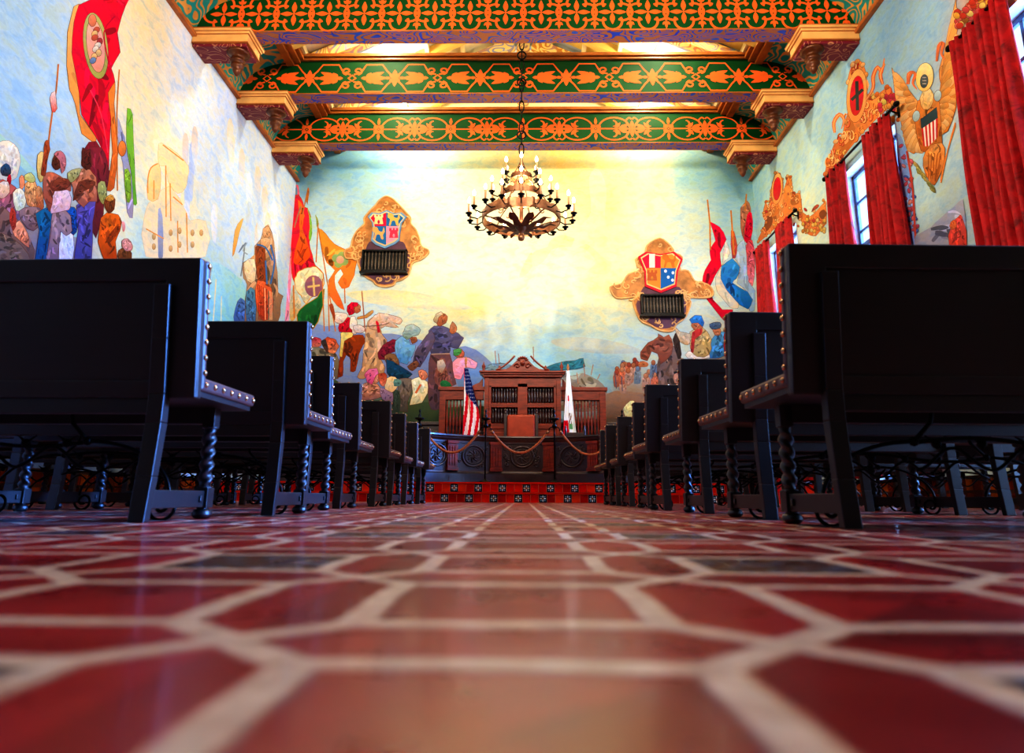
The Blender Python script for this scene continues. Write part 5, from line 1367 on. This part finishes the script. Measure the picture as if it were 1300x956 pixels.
for s in (-1, 1):
    m = MB().lathe([(.024, 0), (.024, .5), (.02, .6), (.028, .7), (.02, .8), (.026, .95), (.02, 1.1), (.028, 1.14), (.012, 1.17), (.02, 1.2), (.002, 1.24)], (s * .2, .2, 0), 10); m.build('rear_post', M['wood_dark'], sc_)
    MB().lathe([(.022, 0), (.026, .2), (.02, .3), (.024, .45)], (s * .2, -.2, 0), 10).build('front_leg', M['wood_dark'], sc_)
MB().box(-.23, .23, -.23, .22, .45, .5).build('seat', M['leather_red'], sc_, .015)
m = MB().box(-.2, .2, .19, .215, .7, .76); m.box(-.2, .2, .19, .215, 1.0, 1.08)
m.build('back_rail', M['wood_dark'], sc_, .005)

# ================================================================== FLAGS
def flag(name, base, top, label, wfun, zt, zb, colfun, lean):
    r = empty(name, base); tag(r, label, 'flag', 'flags on poles'); b = Vector(base); T = Vector(top) - b
    MB().lathe([(.17, 0), (.17, .03), (.09, .06), (.04, .09), (.03, .14)], (0, 0, 0), 16).build('base', M['bronze'], r)
    MB().tube([(0, 0, .08), T], .016, 8).build('pole', M['giltwood'], r)
    MB().lathe([(.016, 0), (.03, .02), (.016, .05), (.035, .08), (.02, .13), (.002, .18)], T, 10).build('finial', M['gold'], r)
    nx, nz = 28, 64; m = MB(); vs = []; cols = []
    for j in range(nz + 1):
        t = j / nz; z = zt + (zb - zt) * t - b.z
        x0, x1 = wfun(t); px_ = T.x * z / T.z
        for i in range(nx + 1):
            s = i / nx
            vs.append((px_ + x0 + (x1 - x0) * s, -.03 - .05 * math.sin(s * 4 * PI + t * 1.5) * (.3 + t) - .02 * math.sin(t * 9), z + .05 * (s - .5) * t)); cols.append(colfun(s, t))
    # flat-coloured faces: own vertices per face
    for j in range(nz):
        for i in range(nx):
            q = [j * (nx + 1) + i, j * (nx + 1) + i + 1, (j + 1) * (nx + 1) + i + 1, (j + 1) * (nx + 1) + i]
            m.add([vs[k] for k in q], [(0, 1, 2, 3)], True, lin(colfun((i + .5) / nx, (j + .5) / nz)))
    import bmesh
    c = m.build('cloth', M['cloth'], r, fix=False)
    return r
def us(s, t):
    # canton above, stripes running down the hanging cloth
    if t < .52 - .25 * (1 - s) and s > .1 + .2 * t:
        return '#e8ecf4' if (int(s * 28) % 4 == (0 if int(t * 64) % 6 < 3 else 2) and int(t * 64) % 3 == 0) else '#1c2c6a'
    k = int((s * 5.0 + t * 3.2)) % 2
    return '#d02c3c' if k == 0 else '#f0ecec'
def ca(s, t):
    if s < .42 - .1 * math.sin(t * 5) and .58 < t < .9: return '#d8283a'
    if .45 < s < .75 and .50 < t < .62 and (s * 9 + t * 23) % 2 < 1.1: return '#8a6a52'
    if .45 < s < .8 and .62 < t < .68: return '#6aa070'
    if .5 < s < .85 and .72 < t < .9 and int(t * 64) % 3 == 0 and int(s * 28) % 2: return '#5a5a68'
    if .4 < s < .55 and .30 < t < .36: return '#d83a4a'
    return '#f2f5fa'
P1 = aty(591.5, 457, 14.9); P1b = aty(599.5, 548, 14.9)
k_ = (PLAT - P1b.z) / (P1.z - P1b.z)
B1 = P1b + (P1 - P1b) * k_
flag('striped_flag', (B1.x, 14.9, PLAT), (P1.x, 14.9, P1.z - .1), 'United States flag hanging on a pole left of the carved screen', lambda t: (-.05 - .19 * t ** 1.3, .04 + .18 * min(t * 1.5, 1) - .22 * max(0, t - .55)), P1.z - .18, 1.15, us, 0)
P2 = aty(721, 465, 14.9)
flag('white_flag', (P2.x + .03, 14.9, PLAT), (P2.x, 14.9, P2.z - .12), 'white state flag with a red band hanging on a pole right of the screen', lambda t: (-.03 - .12 * min(1, t * 1.3), .03 + .15 * t), P2.z - .1, .95, ca, 0)

# ================================================================== LIGHT
def area(loc, sx, sy, col, e, d, spread=None):
    l = bpy.data.lights.new('window_daylight', 'AREA'); l.shape = 'RECTANGLE'; l.size = sx; l.size_y = sy; l.color = col; l.energy = e
    if spread: l.spread = spread
    o = bpy.data.objects.new('window_daylight', l); COL.objects.link(o); o.location = loc
    o.rotation_euler = Vector(d).to_track_quat('-Z', 'Y').to_euler(); return o
for c in WIN:
    area((WX + 1.3, c + (.9 if c < 4 else 0), (WZ0 + WZ1) / 2 + .2), 2.8, 6.4, (.3, .54, 1.0), 950, (-1, 0, 0))
def point(loc, e, col=(1, .74, .45), r=.12, name='point_light'):
    l = bpy.data.lights.new(name, 'POINT'); l.energy = e; l.color = col; l.shadow_soft_size = r
    o = bpy.data.objects.new(name, l); COL.objects.link(o); o.location = loc; return o
def spot(loc, at, e, ang, col=(1, .8, .5), r=.15, name='fill_spot'):
    l = bpy.data.lights.new(name, 'SPOT'); l.energy = e; l.color = col; l.shadow_soft_size = r; l.spot_size = math.radians(ang); l.spot_blend = .8
    o = bpy.data.objects.new(name, l); COL.objects.link(o); o.location = loc; o.rotation_euler = (Vector(at) - Vector(loc)).to_track_quat('-Z', 'Y').to_euler(); return o
point((-.03, 12.0, 5.85), 70, r=.1)
# daylight through each window
for src, dst, e, ang in (((12.5, 16.9, 5.2), (-1.7, 13.4, .9), 42000, 30), ((12.5, 12.5, 5.6), (-1.5, 9.3, .7), 34000, 26), ((12.5, 8.2, 5.6), (-1.5, 5.8, .7), 40000, 24), ((12.5, 4.2, 5.2), (-1.6, 3.4, .6), 44000, 17)):
    spot(src, dst, e, ang, (.12, .34, 1.0), .9, 'daylight')
# unseen point lights added above the beams to brighten the roof
for y in (11.8, 13.8, 15.7):
    for x in (-3, 3): point((x, y, 9.75), 150, (1, .88, .66), .1)
# unseen fill spots added overhead, aimed at beams, far wall and side walls
for x in (-3.4, 0, 3.4): spot((x, 6.6, 6.9), (x * 1.05, 12.5, 9.0), 430, 75)
for x in (-2.6, 2.6): spot((x, 6.4, 7.0), (x * .8, WY, 4.9), 1450, 64, (1, .92, .76))
for s in (-1, 1): spot((s * 3.8, 4.6, 7.6), (-s * WX, 9.6, 5.6), 1500 if s < 0 else 1000, 70, (1, .9, .74))
point((0, 5.2, 6.4), 640, (1, .74, .62), .3)  # unseen overhead point light, added to fill the floor and benches
w = bpy.data.worlds.new('sky'); SC.world = w; w.use_nodes = True
bg = w.node_tree.nodes['Background']; bg.inputs[0].default_value = (.55, .72, 1, 1); bg.inputs[1].default_value = 1.5
SC.view_settings.view_transform = 'Standard'
SC.view_settings.look = 'High Contrast'
SC.view_settings.exposure = 0
SC.cycles.use_denoising = True
SC.cycles.max_bounces = 6
SC.cycles.sample_clamp_indirect = 6
